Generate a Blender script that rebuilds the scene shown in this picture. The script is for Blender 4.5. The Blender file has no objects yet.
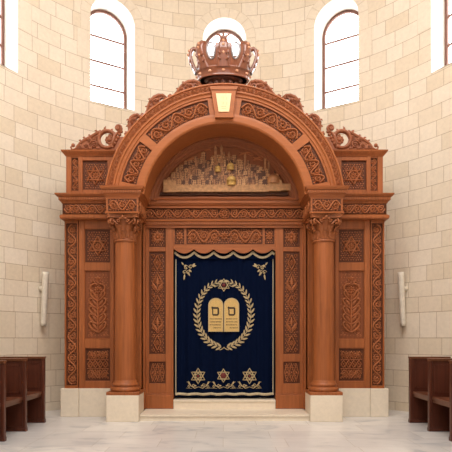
import bpy, bmesh, math, random
from math import sin, cos, pi, sqrt, atan2, asin, radians
from mathutils import Vector
random.seed(7)
S = bpy.context.scene
C = S.collection

# ------------------------------------------------------------------ camera, world, lights, exposure
cam_d = bpy.data.cameras.new('camera'); cam = bpy.data.objects.new('camera', cam_d); C.objects.link(cam)
cam.location = (0, -9.5, 1.5); cam.rotation_euler = (pi/2, 0, 0)
cam_d.sensor_width = 36; cam_d.lens = 36*525/452
cam_d.shift_x = 1.5/452; cam_d.shift_y = 113/452
cam_d.clip_end = 200
S.camera = cam
S.view_settings.view_transform = 'Standard'; S.view_settings.look = 'None'
S.view_settings.gamma = 1; S.view_settings.exposure = 0.0
try: S.view_settings.use_curve_mapping = False
except Exception: pass
w = bpy.data.worlds.new('sky'); S.world = w; w.use_nodes = True
w.node_tree.nodes['Background'].inputs[0].default_value = (0.93, 0.97, 1.0, 1)
w.node_tree.nodes['Background'].inputs[1].default_value = 9.0
def area(name, loc, rot, sx, sy, power, col):
    l = bpy.data.lights.new(name, 'AREA'); l.shape = 'RECTANGLE'; l.size = sx; l.size_y = sy
    l.energy = power; l.color = col
    o = bpy.data.objects.new(name, l); C.objects.link(o); o.location = loc; o.rotation_euler = rot
    return o
area('ceiling_fill_light', (0, -4.0, 10.8), (radians(15), 0, 0), 7.5, 6.5, 1270, (1, .975, .95))  # added overhead fill; the ceiling has no opening here
area('frontal_fill_light', (0, -13.6, 7.2), (radians(86), 0, 0), 8.0, 6.0, 190, (1, .975, .95))  # added soft frontal fill; the back wall has no window

# ------------------------------------------------------------------ constants
R = 4.96; AY = -1.86            # apse cylinder
H = 11.0
SILL = 6.78; SPR = 8.70; WW = .515
CRK = []

# ------------------------------------------------------------------ materials
def new_mat(name):
    m = bpy.data.materials.new(name); m.use_nodes = True
    nt = m.node_tree; b = nt.nodes['Principled BSDF']
    return m, nt, b
def nd(nt, t, **k):
    n = nt.nodes.new(t)
    for a, v in k.items():
        if a in n.inputs: n.inputs[a].default_value = v
        else: setattr(n, a, v)
    return n
def ramp(nt, fac, stops):
    r = nt.nodes.new('ShaderNodeValToRGB')
    e = r.color_ramp.elements
    while len(e) < len(stops): e.new(.5)
    for i, (p, c) in enumerate(stops):
        e[i].position = p; e[i].color = (*c, 1)
    nt.links.new(fac, r.inputs[0]); return r
def wood(name, c, rough=.42, coat=.12, axis='Z', var=.28):
    m, nt, b = new_mat(name)
    tc = nd(nt, 'ShaderNodeTexCoord'); mp = nd(nt, 'ShaderNodeMapping')
    mp.inputs['Scale'].default_value = {'Z': (22, 22, 1.3), 'X': (1.3, 22, 22), 'Y': (22, 1.3, 22)}[axis]
    nt.links.new(tc.outputs['Object'], mp.inputs[0])
    n = nd(nt, 'ShaderNodeTexNoise'); n.inputs['Scale'].default_value = 1.0; n.inputs['Detail'].default_value = 5
    n.inputs['Roughness'].default_value = .6
    nt.links.new(mp.outputs[0], n.inputs['Vector'])
    n2 = nd(nt, 'ShaderNodeTexNoise'); n2.inputs['Scale'].default_value = .8
    nt.links.new(tc.outputs['Object'], n2.inputs['Vector'])
    mx = nd(nt, 'ShaderNodeMath', operation='MULTIPLY_ADD'); mx.inputs[1].default_value = .75
    ms = nd(nt, 'ShaderNodeMath', operation='MULTIPLY'); ms.inputs[1].default_value = .25
    nt.links.new(n2.outputs[0], ms.inputs[0])
    nt.links.new(n.outputs[0], mx.inputs[0]); nt.links.new(ms.outputs[0], mx.inputs[2])
    lo = tuple(x*(1-var) for x in c); hi = tuple(min(1, x*(1+var)) for x in c)
    r = ramp(nt, mx.outputs[0], [(.3, lo), (.5, c), (.7, hi)])
    nt.links.new(r.outputs[0], b.inputs['Base Color'])
    b.inputs['Roughness'].default_value = rough
    b.inputs['Specular IOR Level'].default_value = .32; b.inputs['Coat Weight'].default_value = coat*.5 if coat < .9 else coat; b.inputs['Coat Roughness'].default_value = .25
    bp = nd(nt, 'ShaderNodeBump'); bp.inputs['Strength'].default_value = .12; bp.inputs['Distance'].default_value = .004
    nt.links.new(n.outputs[0], bp.inputs['Height']); nt.links.new(bp.outputs[0], b.inputs['Normal'])
    return m
def plain(name, c, rough=.6, metal=0, var=.1, scale=30, bump=0):
    m, nt, b = new_mat(name)
    tc = nd(nt, 'ShaderNodeTexCoord')
    n = nd(nt, 'ShaderNodeTexNoise'); n.inputs['Scale'].default_value = scale; n.inputs['Detail'].default_value = 3
    nt.links.new(tc.outputs['Object'], n.inputs['Vector'])
    r = ramp(nt, n.outputs[0], [(.3, tuple(x*(1-var) for x in c)), (.7, tuple(min(1, x*(1+var)) for x in c))])
    nt.links.new(r.outputs[0], b.inputs['Base Color'])
    b.inputs['Roughness'].default_value = rough; b.inputs['Metallic'].default_value = metal
    if bump:
        bp = nd(nt, 'ShaderNodeBump'); bp.inputs['Strength'].default_value = bump; bp.inputs['Distance'].default_value = .01
        nt.links.new(n.outputs[0], bp.inputs['Height']); nt.links.new(bp.outputs[0], b.inputs['Normal'])
    return m

WOOD = wood('cherry_wood', (.325, .098, .029))
WOODX = wood('cherry_wood_horizontal', (.325, .098, .029), axis='X')
WARCH = wood('cherry_wood_arch', (.38, .118, .034), axis='X', var=.16)
CARVE = wood('carved_walnut_lit', (.40, .132, .046), rough=.5, coat=.05, var=.18)  # relief colour lightened to paint highlights on the ridges
GROUND = wood('carving_ground_shaded', (.10, .028, .010), rough=.6, coat=0, var=.2)  # stained ground, darkened further to paint shade between the carvings
CRESTW = wood('cresting_wood', (.30, .098, .042), rough=.42, coat=.1, var=.2)
CROWNW = wood('polished_crown_wood', (.22, .062, .026), rough=.3, coat=.95, var=.2)
CROWNW.node_tree.nodes['Principled BSDF'].inputs['Coat Roughness'].default_value = .06
PEW = wood('dark_pew_wood', (.085, .023, .012), rough=.42, coat=.2)
PEWTOP = wood('pew_rail_wood', (.17, .062, .028), rough=.35, coat=.25, axis='Y')
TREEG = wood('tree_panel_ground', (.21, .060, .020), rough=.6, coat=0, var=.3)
TAN = plain('tan_relief_wood', (.36, .155, .058), .55, var=.35, scale=14)
TAN2 = plain('pale_relief_wall', (.40, .20, .08), .6, var=.3, scale=18)
TYMP = wood('tympanum_ground', (.24, .074, .027), rough=.6, coat=0, var=.15)
GOLDD = plain('gilded_dome', (.60, .37, .11), .45, .2, var=.1)
GOLD = plain('gold_embroidery', (.43, .33, .18), .6, .1, var=.3, scale=120)
GOLDT = plain('gold_tablet_cloth', (.60, .40, .14), .6, .1, var=.15, scale=60)
CREAM = plain('cream_braid', (.50, .41, .27), .8, var=.15, scale=80)
RED = plain('red_stitching', (.12, .006, .006), .6)
INK = plain('dark_stitching', (.035, .018, .012), .8)
PLAQ = plain('cream_plaque', (.86, .68, .38), .5, var=.08)
METAL = plain('dark_bronze_frame', (.19, .085, .06), .5, .2, var=.1)
SILVER = plain('silver_reflection_tone', (.30, .27, .28), .3, .8, var=.08)  # silver tone stands in for reflections on the polished crown
GEM = plain('amber_stud', (.62, .30, .17), .2, .2)
DARK = plain('ark_interior', (.02, .012, .012), .9)
LAMP = plain('alabaster_sconce', (.74, .68, .58), .5, var=.1, scale=12)
MORT = plain('pale_mortar', (.66, .555, .43), .9)

# velvet
VELVET, nt, b = new_mat('navy_velvet')
b.inputs['Base Color'].default_value = (.0005, .0040, .021, 1); b.inputs['Roughness'].default_value = .9
b.inputs['Sheen Weight'].default_value = .0; b.inputs['Sheen Tint'].default_value = (.1, .2, .5, 1)
b.inputs['Specular IOR Level'].default_value = .08

def stone_nodes(m, nt, b, col, brick=True):
    tc = nd(nt, 'ShaderNodeTexCoord')
    big = nd(nt, 'ShaderNodeTexNoise'); big.inputs['Scale'].default_value = 1.1; big.inputs['Detail'].default_value = 3
    fin = nd(nt, 'ShaderNodeTexNoise'); fin.inputs['Scale'].default_value = 14; fin.inputs['Detail'].default_value = 8
    fin.inputs['Roughness'].default_value = .65
    nt.links.new(tc.outputs['Object'], big.inputs['Vector']); nt.links.new(tc.outputs['Object'], fin.inputs['Vector'])
    dk = tuple(x*.93 for x in col); lt = tuple(min(1, x*1.045) for x in col)
    r = ramp(nt, fin.outputs[0], [(.3, dk), (.7, lt)])
    r2 = ramp(nt, big.outputs[0], [(.35, (.96, .95, .94)), (.65, (1, 1, 1))])
    mu = nd(nt, 'ShaderNodeMix', data_type='RGBA', blend_type='MULTIPLY'); mu.inputs[0].default_value = 1
    nt.links.new(r.outputs[0], mu.inputs[6]); nt.links.new(r2.outputs[0], mu.inputs[7])
    out = mu.outputs[2]
    bp = nd(nt, 'ShaderNodeBump'); bp.inputs['Strength'].default_value = .25; bp.inputs['Distance'].default_value = .006
    nt.links.new(fin.outputs[0], bp.inputs['Height'])
    if brick:
        uv = nd(nt, 'ShaderNodeUVMap'); uv.uv_map = 'UVMap'
        br = nd(nt, 'ShaderNodeTexBrick')
        br.offset = .42; br.offset_frequency = 2; br.squash = .72; br.squash_frequency = 3
        br.inputs['Scale'].default_value = 1; br.inputs['Brick Width'].default_value = 1.68
        br.inputs['Row Height'].default_value = 1; br.inputs['Mortar Size'].default_value = .016
        br.inputs['Mortar Smooth'].default_value = .25
        br.inputs['Color1'].default_value = (1, 1, 1, 1); br.inputs['Color2'].default_value = (.88, .835, .75, 1)
        br.inputs['Mortar'].default_value = (.52, .43, .34, 1); br.inputs['Bias'].default_value = -.25
        nt.links.new(uv.outputs[0], br.inputs['Vector'])
        m2 = nd(nt, 'ShaderNodeMix', data_type='RGBA', blend_type='MULTIPLY'); m2.inputs[0].default_value = 1
        nt.links.new(out, m2.inputs[6]); nt.links.new(br.outputs['Color'], m2.inputs[7])
        out = m2.outputs[2]
        b2 = nd(nt, 'ShaderNodeBump'); b2.inputs['Strength'].default_value = .25; b2.inputs['Distance'].default_value = .008
        b2.invert = True
        nt.links.new(br.outputs['Fac'], b2.inputs['Height']); nt.links.new(bp.outputs[0], b2.inputs['Normal'])
        nt.links.new(b2.outputs[0], b.inputs['Normal'])
    else:
        nt.links.new(bp.outputs[0], b.inputs['Normal'])
    nt.links.new(out, b.inputs['Base Color']); b.inputs['Roughness'].default_value = .85
WCOL = (.785, .69, .57)
ASHLAR, nt, b = new_mat('limestone_ashlar'); stone_nodes(ASHLAR, nt, b, WCOL)
STONE, nt, b = new_mat('dressed_limestone'); stone_nodes(STONE, nt, b, (.775, .675, .55), False)
PLASTER = plain('white_reveal_plaster', (.80, .76, .70), .8, var=.03)
CREAMST, nt, b = new_mat('cream_marble'); stone_nodes(CREAMST, nt, b, (.82, .72, .585), False)
b.inputs['Roughness'].default_value = .4

# marble floor
FLOORM, nt, b = new_mat('marble_floor')
tc = nd(nt, 'ShaderNodeTexCoord')
br = nd(nt, 'ShaderNodeTexBrick'); br.offset = .37; br.squash = .8; br.squash_frequency = 3
br.inputs['Scale'].default_value = 1; br.inputs['Brick Width'].default_value = 1.15; br.inputs['Row Height'].default_value = .62
br.inputs['Mortar Size'].default_value = .004; br.inputs['Color1'].default_value = (1, 1, 1, 1); br.inputs['Color2'].default_value = (.84, .84, .86, 1)
br.inputs['Mortar'].default_value = (.62, .58, .53, 1)
mp = nd(nt, 'ShaderNodeMapping'); mp.inputs['Location'].default_value = (.02, .35, 0)
nt.links.new(tc.outputs['Object'], mp.inputs[0]); nt.links.new(mp.outputs[0], br.inputs['Vector'])
mp2 = nd(nt, 'ShaderNodeMapping'); mp2.inputs['Scale'].default_value = (1.0, 1.5, 1); mp2.inputs['Rotation'].default_value = (0, 0, .3)
nt.links.new(tc.outputs['Object'], mp2.inputs[0])
n = nd(nt, 'ShaderNodeTexNoise'); n.inputs['Scale'].default_value = 1.3; n.inputs['Detail'].default_value = 9; n.inputs['Distortion'].default_value = 1.4
nt.links.new(mp2.outputs[0], n.inputs['Vector'])
r = ramp(nt, n.outputs[0], [(.33, (.50, .50, .51)), (.44, (.69, .665, .64)), (.56, (.74, .71, .68)), (.7, (.79, .76, .73))])
mu = nd(nt, 'ShaderNodeMix', data_type='RGBA', blend_type='MULTIPLY'); mu.inputs[0].default_value = 1
nt.links.new(r.outputs[0], mu.inputs[6]); nt.links.new(br.outputs['Color'], mu.inputs[7])
nt.links.new(mu.outputs[2], b.inputs['Base Color']); b.inputs['Roughness'].default_value = .28
b.inputs['Specular IOR Level'].default_value = .5

# window glass (clear, faint reflection)
GLASS = bpy.data.materials.new('window_glass'); GLASS.use_nodes = True; nt = GLASS.node_tree
for x in list(nt.nodes): nt.nodes.remove(x)
o_ = nt.nodes.new('ShaderNodeOutputMaterial'); mxs = nt.nodes.new('ShaderNodeMixShader')
tr = nt.nodes.new('ShaderNodeBsdfTransparent'); gl = nt.nodes.new('ShaderNodeBsdfGlossy'); gl.inputs['Roughness'].default_value = .05
fr = nt.nodes.new('ShaderNodeFresnel'); fr.inputs[0].default_value = 1.08
nt.links.new(fr.outputs[0], mxs.inputs[0]); nt.links.new(tr.outputs[0], mxs.inputs[1]); nt.links.new(gl.outputs[0], mxs.inputs[2])
nt.links.new(mxs.outputs[0], o_.inputs[0])

# ------------------------------------------------------------------ mesh builder
HS = [1.6]
class MB:
    def __init__(s): s.v = []; s.f = []; s.sm = []; s.mi = []; s.cur = 0
    def add(s, vs, fs, smooth=False):
        o = len(s.v); s.v += [tuple(p) for p in vs]
        for f in fs: s.f.append([o+i for i in f]); s.sm.append(smooth); s.mi.append(s.cur)
    def box(s, x0, x1, y0, y1, z0, z1, b=0):
        if x0 > x1: x0, x1 = x1, x0
        if b:
            # chamfered front (towards -y) edges
            v = [(x0, y1, z0), (x1, y1, z0), (x1, y1, z1), (x0, y1, z1),
                 (x0, y0+b, z0), (x1, y0+b, z0), (x1, y0+b, z1), (x0, y0+b, z1),
                 (x0+b, y0, z0+b), (x1-b, y0, z0+b), (x1-b, y0, z1-b), (x0+b, y0, z1-b)]
            f = [(3, 2, 1, 0), (0, 1, 5, 4), (1, 2, 6, 5), (2, 3, 7, 6), (3, 0, 4, 7),
                 (4, 5, 9, 8), (5, 6, 10, 9), (6, 7, 11, 10), (7, 4, 8, 11), (8, 9, 10, 11)]
            s.add(v, f); return
        v = [(x0, y0, z0), (x1, y0, z0), (x1, y1, z0), (x0, y1, z0), (x0, y0, z1), (x1, y0, z1), (x1, y1, z1), (x0, y1, z1)]
        s.add(v, [(3, 2, 1, 0), (4, 5, 6, 7), (0, 1, 5, 4), (1, 2, 6, 5), (2, 3, 7, 6), (3, 0, 4, 7)])
    def prism(s, pts, y0, y1, M=None):
        """2-D outline (x,z) extruded from y0 to y1."""
        n = len(pts); vs = [(p[0], y0, p[1]) for p in pts]+[(p[0], y1, p[1]) for p in pts]
        if M: vs = [M(v) for v in vs]
        fs = [list(range(n)), list(range(2*n-1, n-1, -1))]+[(i, (i+1) % n, n+(i+1) % n, n+i) for i in range(n)]
        s.add(vs, fs)
    def lathe(s, prof, cx, cy, n=32, a0=0, a1=2*pi, smooth=True):
        full = abs(a1-a0-2*pi) < 1e-6; m = n if full else n+1
        vs = []
        for r, z in prof:
            for k in range(m):
                a = a0+(a1-a0)*k/n; vs.append((cx+r*cos(a), cy+r*sin(a), z))
        fs = []
        for i in range(len(prof)-1):
            for k in range(n):
                k2 = (k+1) % m
                fs.append((i*m+k, i*m+k2, (i+1)*m+k2, (i+1)*m+k))
        s.add(vs, fs, smooth)
        if full:
            s.add(vs[:m], [list(range(m-1, -1, -1))]); s.add(vs[-m:], [list(range(m))])
    def sweep(s, path, prof, closed=False, caps=True):
        """profile (out, z) carried along horizontal xy path, outward = right hand of travel, mitred."""
        n = len(path); vs = []; P = [Vector(p) for p in path]
        for i in range(n):
            d1 = (P[i]-P[i-1]).normalized() if (i > 0 or closed) else None
            d2 = (P[(i+1) % n]-P[i]).normalized() if (i < n-1 or closed) else None
            if d1 is None: d1 = d2
            if d2 is None: d2 = d1
            n1 = Vector((d1.y, -d1.x)); n2 = Vector((d2.y, -d2.x)); m = (n1+n2)
            m = m/m.dot(n1) if m.length > 1e-6 else n1
            for (o, z) in prof: vs.append((P[i].x+m.x*o, P[i].y+m.y*o, z))
        k = len(prof); fs = []
        for i in range(n if closed else n-1):
            j = (i+1) % n
            for q in range(k-1): fs.append((i*k+q, j*k+q, j*k+q+1, i*k+q+1))
        s.add(vs, fs)
        if caps and not closed:
            s.add(vs[:k], [list(range(k))]); s.add(vs[-k:], [list(range(k-1, -1, -1))])
    def tube(s, pts, rad, n=8, sq=1.0, up=None, cap=True):
        """3-D tube; rad number or list; up + sq makes it a flat strap."""
        P = [Vector(p) for p in pts]; m = len(P); vs = []
        rr = rad if isinstance(rad, (list, tuple)) else [rad]*m
        ref = Vector(up) if up else Vector((0, 1, 0))
        for i in range(m):
            t = (P[min(i+1, m-1)]-P[max(i-1, 0)]).normalized()
            a = t.cross(ref)
            if a.length < 1e-3: a = t.cross(Vector((1, 0, .1)))
            a.normalize(); b_ = a.cross(t).normalized()
            for k in range(n):
                q = 2*pi*k/n; vs.append(P[i]+a*(rr[i]*cos(q))+b_*(rr[i]*sq*sin(q)))
        fs = [(i*n+k, i*n+(k+1) % n, (i+1)*n+(k+1) % n, (i+1)*n+k) for i in range(m-1) for k in range(n)]
        if cap: fs += [list(range(n-1, -1, -1)), list(range((m-1)*n, m*n))]
        s.add(vs, fs, True)
    def ball(s, c, r, n=10, sx=1, sy=1, sz=1):
        vs = []; fs = []; m = max(4, n//2)
        for i in range(m+1):
            t = pi*i/m
            for k in range(n):
                p = 2*pi*k/n; vs.append((c[0]+sx*r*sin(t)*cos(p), c[1]+sy*r*sin(t)*sin(p), c[2]+sz*r*cos(t)))
        for i in range(m):
            for k in range(n): fs.append((i*n+k, i*n+(k+1) % n, (i+1)*n+(k+1) % n, (i+1)*n+k))
        s.add(vs, fs, True)
    # ---- relief: 2-D strokes raised from a mapped surface
    def stroke(s, pts, r, M, h=None, taper=True, closed=False):
        m = len(pts)
        if m < 2: return
        h = (r*1.2 if h is None else h)*HS[0]
        vs = []
        for i, (x, z) in enumerate(pts):
            if closed: a = pts[i-1]; c = pts[(i+1) % m]
            else: a = pts[max(i-1, 0)]; c = pts[min(i+1, m-1)]
            dx, dz = c[0]-a[0], c[1]-a[1]; L = sqrt(dx*dx+dz*dz) or 1
            nx, nz = -dz/L, dx/L
            rr = r
            if taper and not closed:
                t = i/(m-1); rr = r*(.45+.55*min(1, 4*t, 4*(1-t)))
            for o, hh in ((-1, 0), (-.62, .78), (0, 1), (.62, .78), (1, 0)):
                vs.append(M(x+nx*o*rr, z+nz*o*rr, hh*h*rr/r))
        fs = []
        for i in range(m if closed else m-1):
            j = (i+1) % m
            for q in range(4): fs.append((i*5+q, i*5+q+1, j*5+q+1, j*5+q))
        s.add(vs, fs, True)
    def leaf(s, x, z, a, L, W, M, h=.012):
        h = h*HS[0]
        ca, sa = cos(a), sin(a)
        def T(u, v, hh): return M(x+u*ca-v*sa, z+u*sa+v*ca, hh)
        vs = [T(0, 0, 0), T(L*.35, W/2, 0), T(L*.75, W*.36, 0), T(L, 0, h*.3), T(L*.75, -W*.36, 0), T(L*.35, -W/2, 0), T(L*.4, 0, h), T(L*.75, 0, h*.9)]
        s.add(vs, [(0, 6, 1), (1, 6, 7, 2), (2, 7, 3), (3, 7, 4), (4, 7, 6, 5), (5, 6, 0)], True)
    def dot(s, x, z, r, M, h=None, n=8):
        h = (h or r)*HS[0]
        vs = [M(x, z, h)]
        for rr, hh in ((.6, .8), (1, 0)):
            for k in range(n): q = 2*pi*k/n; vs.append(M(x+r*rr*cos(q), z+r*rr*sin(q), h*hh))
        fs = [(0, 1+k, 1+(k+1) % n) for k in range(n)]+[(1+k, 1+n+k, 1+n+(k+1) % n, 1+(k+1) % n) for k in range(n)]
        s.add(vs, fs, True)
    def flat(s, pts, M, h): s.add([M(x, z, h) for x, z in pts], [list(range(len(pts)))])
    def build(s, name, mats, parent=None, uvs=None):
        me = bpy.data.meshes.new(name); me.from_pydata(s.v, [], s.f)
        me.polygons.foreach_set('use_smooth', s.sm); me.polygons.foreach_set('material_index', s.mi)
        for m in (mats if isinstance(mats, (list, tuple)) else [mats]): me.materials.append(m)
        o = bpy.data.objects.new(name, me); C.objects.link(o)
        if parent: o.parent = parent
        if uvs is not None:
            l = me.uv_layers.new(name='UVMap')
            for lp in me.loops: l.data[lp.index].uv = uvs[lp.vertex_index]
        me.update(); return o

def tag(o, label=None, cat=None, group=None, kind=None):
    if label: o['label'] = label
    if cat: o['category'] = cat
    if group: o['group'] = group
    if kind: o['kind'] = kind
    return o
def empty(name, loc=(0, 0, 0), parent=None):
    o = bpy.data.objects.new(name, None); C.objects.link(o); o.location = loc; o.empty_display_size = .1
    if parent: o.parent = parent
    return o
def planar(y0, sx=1): return lambda x, z, h: (sx*x, y0-h, z)
def sideplane(x0, sx, d):   # surface facing +-x; 2-D x is world y
    return lambda u, z, h: (x0+d*h, u, z)

# ------------------------------------------------------------------ ornament patterns (2-D strokes)
def spiral(cx, cz, r, turns, a0, d, n=None, r1=.18):
    n = n or int(10*turns)+4
    return [(cx+(r*(1-(1-r1)*i/n))*cos(a0+d*2*pi*turns*i/n), cz+(r*(1-(1-r1)*i/n))*sin(a0+d*2*pi*turns*i/n)) for i in range(n+1)]
def rosette(mb, cx, cz, r, M, petals=8, h=.014):
    for k in range(petals): mb.leaf(cx+.2*r*cos(2*pi*k/petals), cz+.2*r*sin(2*pi*k/petals), 2*pi*k/petals, r*.8, r*.5, M, h)
    mb.dot(cx, cz, r*.28, M, h*1.5)
def scroll_band(mb, x0, x1, z0, z1, M, vertical=False, n=None, sw=.15, h=.016, sym=False, q=1):
    """running acanthus scroll: wavy stem, alternate spirals with flowers and side leaves"""
    L = (z1-z0) if vertical else (x1-x0); W = (x1-x0) if vertical else (z1-z0)
    n = n or max(1, round(L/(W*1.05)))
    st = L/n; hh = W/2
    cu = (x0+x1)/2 if vertical else (z0+z1)/2; st0 = z0 if vertical else x0
    def P(t, o): return (cu+o, st0+t) if vertical else (st0+t, cu+o)
    def flip(t): return L-t if sym and t > L/2 else t
    r = min(st*.42, hh*.72); lw = W*sw*.42
    pts = []
    if W > .1:
        fill_leaves(mb, x0, x1, z0, z1, M, step=.05, seed=int(abs(x0)*100), L=.045, h=h*.45)
    N = n*8
    for i in range(N+1):
        t = L*i/N; tt = flip(t); pts.append(P(t, sin(pi*tt/st)*hh*.82))
    mb.stroke(pts, lw, M, h, taper=False)
    for k in range(n):
        t = st*(k+.5); tt = flip(t); sg = 1 if int(tt/st) % 2 == 0 else -1
        d = -sg if t <= L/2 or not sym else sg
        if vertical: d = -d
        mirror = -1 if (sym and t > L/2) else 1
        c = P(t, -sg*hh*.08)
        a = 0 if mirror > 0 else pi
        if vertical: a += pi/2
        sp = spiral(c[0], c[1], r, 1.35, a, d, n=14)
        mb.stroke(sp, lw*.9, M, h)
        for j in range(6*q):
            aa = a+2*pi*j/(6*q)+.3
            mb.leaf(c[0]+.15*r*cos(aa), c[1]+.15*r*sin(aa), aa, r*.5, r*.34, M, h*.9)
        for j in range(5):
            aa = a+d*2*pi*(j+.5)/5
            mb.leaf(c[0]+r*cos(aa), c[1]+r*sin(aa), aa+d*.7, r*.55, r*.32, M, h*.7)
        e = P(st*k+st*.06, 0); mb.dot(e[0], e[1], lw*.9, M, h*.8)
        for s2 in (-1, 1):
            e = P(st*k+st*.02, s2*hh*.62); mb.leaf(e[0], e[1], (pi/2 if vertical else 0)+s2*.9, r*.55, r*.34, M, h*.7)
def fill_leaves(mb, x0, x1, z0, z1, M, step=.045, seed=0, inside=None, L=.04, h=.009):
    rnd = random.Random(seed); z = z0+step/2; row = 0
    while z < z1-step*.3:
        x = x0+step/2+(step/2 if row % 2 else 0)
        while x < x1-step*.3:
            a = rnd.uniform(0, 2*pi)
            if inside is None or inside(x, z):
                if (row+int(x*40)) % 3 == 0: mb.stroke(spiral(x, z, step*.42, .9, a, 1, n=8), step*.11, M, h)
                else: mb.leaf(x-L/2*cos(a), z-L/2*sin(a), a, L, L*.55, M, h)
            x += step
        z += step*.85; row += 1
def star_paths(cx, cz, r, rot=pi/2):
    return [[(cx+r*cos(rot+k*2*pi/3+o), cz+r*sin(rot+k*2*pi/3+o)) for k in range(3)] for o in (0, pi)]
def polyl(pts, n=5, closed=True):
    out = []; m = len(pts)
    for i in range(m if closed else m-1):
        a = pts[i]; b2 = pts[(i+1) % m]
        for j in range(n): out.append((a[0]+(b2[0]-a[0])*j/n, a[1]+(b2[1]-a[1])*j/n))
    if not closed: out.append(pts[-1])
    return out
def star_panel(mb, x0, x1, z0, z1, M, seed=1):
    cx, cz = (x0+x1)/2, (z0+z1)/2; W, Hh = x1-x0, z1-z0
    fill_leaves(mb, x0, x1, z0, z1, M, step=.048, seed=seed)
    r = min(W, Hh)*.42
    for p in star_paths(cx, cz, r): mb.stroke(polyl(p, 4), .013, M, .024, closed=True)
    mb.stroke(spiral(cx, cz, r*.46, 1, 0, 1, n=20, r1=1), .010, M, .022, closed=False, taper=False)
    rosette(mb, cx, cz, r*.4, M, 8, .02)
def lattice_panel(mb, x0, x1, z0, z1, M, seed=3):
    """three registers: script-like scroll row, pointed interlace, leafy row"""
    W = x1-x0; Hh = z1-z0
    fill_leaves(mb, x0, x1, z0, z1, M, step=.05, seed=seed, h=.007)
    a, b2 = z0+Hh*.36, z0+Hh*.68
    scroll_band(mb, x0+.02, x1-.02, b2+.015, z1-.02, M, n=5, h=.02)
    scroll_band(mb, x0+.02, x1-.02, z0+.02, a-.015, M, n=3, h=.02)
    for zz in (a, b2): mb.stroke([(x0+.01, zz), ((x0+x1)/2, zz), (x1-.01, zz)], .007, M, .018, taper=False)
    k = 4
    for i in range(k):
        xa = x0+.02+(W-.04)*i/k; xb = x0+.02+(W-.04)*(i+1)/k; xm = (xa+xb)/2; zm = (a+b2)/2
        mb.stroke(polyl([(xa, zm), (xm, b2-.02), (xb, zm), (xm, a+.02)], 3), .009, M, .022, closed=True)
        mb.dot(xm, zm, .018, M, .02)
def tree_panel(mb, x0, x1, z0, z1, M):
    cx = (x0+x1)/2; W = x1-x0; Hh = z1-z0
    zb = z0+Hh*.06; zt = z0+Hh*.70
    fill_leaves(mb, x0, x1, z0, z1, M, step=.06, seed=2, L=.03, h=.004)
    mb.stroke([(cx, zb), (cx, (zb+zt)/2), (cx, zt)], .016, M, .028)
    n = 5
    for i in range(n):
        z = zb+(zt-zb)*(.02+i*.19)
        for s in (-1, 1):
            w2 = W*(.385 if i < n-1 else .33)
            pts = [(cx+s*.006, z), (cx+s*w2*.45, z+.035), (cx+s*w2*.85, z+.10), (cx+s*w2*.98, z+.165), (cx+s*w2*.78, z+.205), (cx+s*w2*.58, z+.18), (cx+s*w2*.66, z+.145)]
            mb.stroke(pts, .020, M, .034)
            mb.leaf(cx+s*.02, z+.06, pi/2-s*.6, .15, .055, M, .026)
            mb.leaf(cx+s*w2*.55, z+.04, pi/2-s*1.25, .085, .04, M, .022)
            mb.leaf(cx+s*w2*.5, z+.10, pi/2-s*.1, .08, .035, M, .022)
    # heart with flower and a small finial
    hz = zt+.02; r = W*.30
    for s in (-1, 1):
        pts = []
        for i in range(15):
            t = pi*i/14
            pts.append((cx+s*r*1.1*sin(t)**.9 if 0 < i < 14 else cx, hz-.09+.28*(i/14) - (.07*max(0, (i-10)/4)**2)))
        pts += [(cx+s*.03, hz+.10), (cx+s*.055, hz+.09)]
        mb.stroke(pts, .017, M, .034)
        mb.stroke(spiral(cx+s*r*.62, hz+.15, .045, 1.1, 0, s, n=12), .012, M, .03)
    rosette(mb, cx, hz+.02, .085, M, 8, .03)
    mb.stroke([(cx, hz+.14), (cx, hz+.27)], .009, M, .024)
    for s in (-1, 0, 1): mb.leaf(cx, hz+.225, pi/2-s*.9, .07, .035, M, .024)
    mb.stroke([(cx-.05, hz+.225), (cx+.05, hz+.225)], .008, M, .022)
def candelabra_panel(mb, x0, x1, z0, z1, M):
    cx = (x0+x1)/2; W = x1-x0; Hh = z1-z0; w2 = W*.42
    n = 5; st = Hh/n
    fill_leaves(mb, x0, x1, z0, z1, M, step=.05, seed=11, h=.006)
    for k in range(n):
        zb = z0+st*k
        if k % 2 == 0:
            zc = zb+st*.5
            mb.stroke(polyl([(cx, zc-st*.36), (cx+w2*.62, zc), (cx, zc+st*.36), (cx-w2*.62, zc)], 4), .011, M, .026, closed=True)
            rosette(mb, cx, zc, w2*.5, M, 8, .022)
            for s in (-1, 1):
                for e in (-1, 1):
                    mb.stroke(spiral(cx+s*w2*.66, zc+e*st*.33, w2*.3, 1.2, pi/2*(1-s), s*e, n=12), .008, M, .022)
        else:
            for s in (-1, 1):
                mb.stroke([(cx, zb), (cx+s*w2*.75, zb+st*.25), (cx+s*w2*.8, zb+st*.5), (cx+s*w2*.3, zb+st*.78), (cx, zb+st)], .011, M, .026)
                mb.leaf(cx, zb+st*.1, pi/2-s*.55, st*.5, .05, M, .022)
                mb.stroke(spiral(cx+s*w2*.38, zb+st*.52, w2*.3, 1.2, 0, s, n=12), .008, M, .022)
            mb.leaf(cx, zb+st*.3, pi/2, st*.5, .06, M, .026)
    return
def dentils(mb, x0, x1, y0, y1, z0, z1, step=.05):
    n = max(1, int((x1-x0)/step)); st = (x1-x0)/n
    for i in range(n): mb.box(x0+st*(i+.18), x0+st*(i+.82), y0, y1, z0, z1)

# ================================================================== STRUCTURE
floor = MB(); floor.box(-7, 7, -14, 5.5, -.2, 0); tag(floor.build('floor', FLOORM), kind='structure')
ceil = MB(); ceil.box(-7, 7, -14, 5.5, H, H+.2); tag(ceil.build('ceiling', PLASTER), kind='structure')

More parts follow.
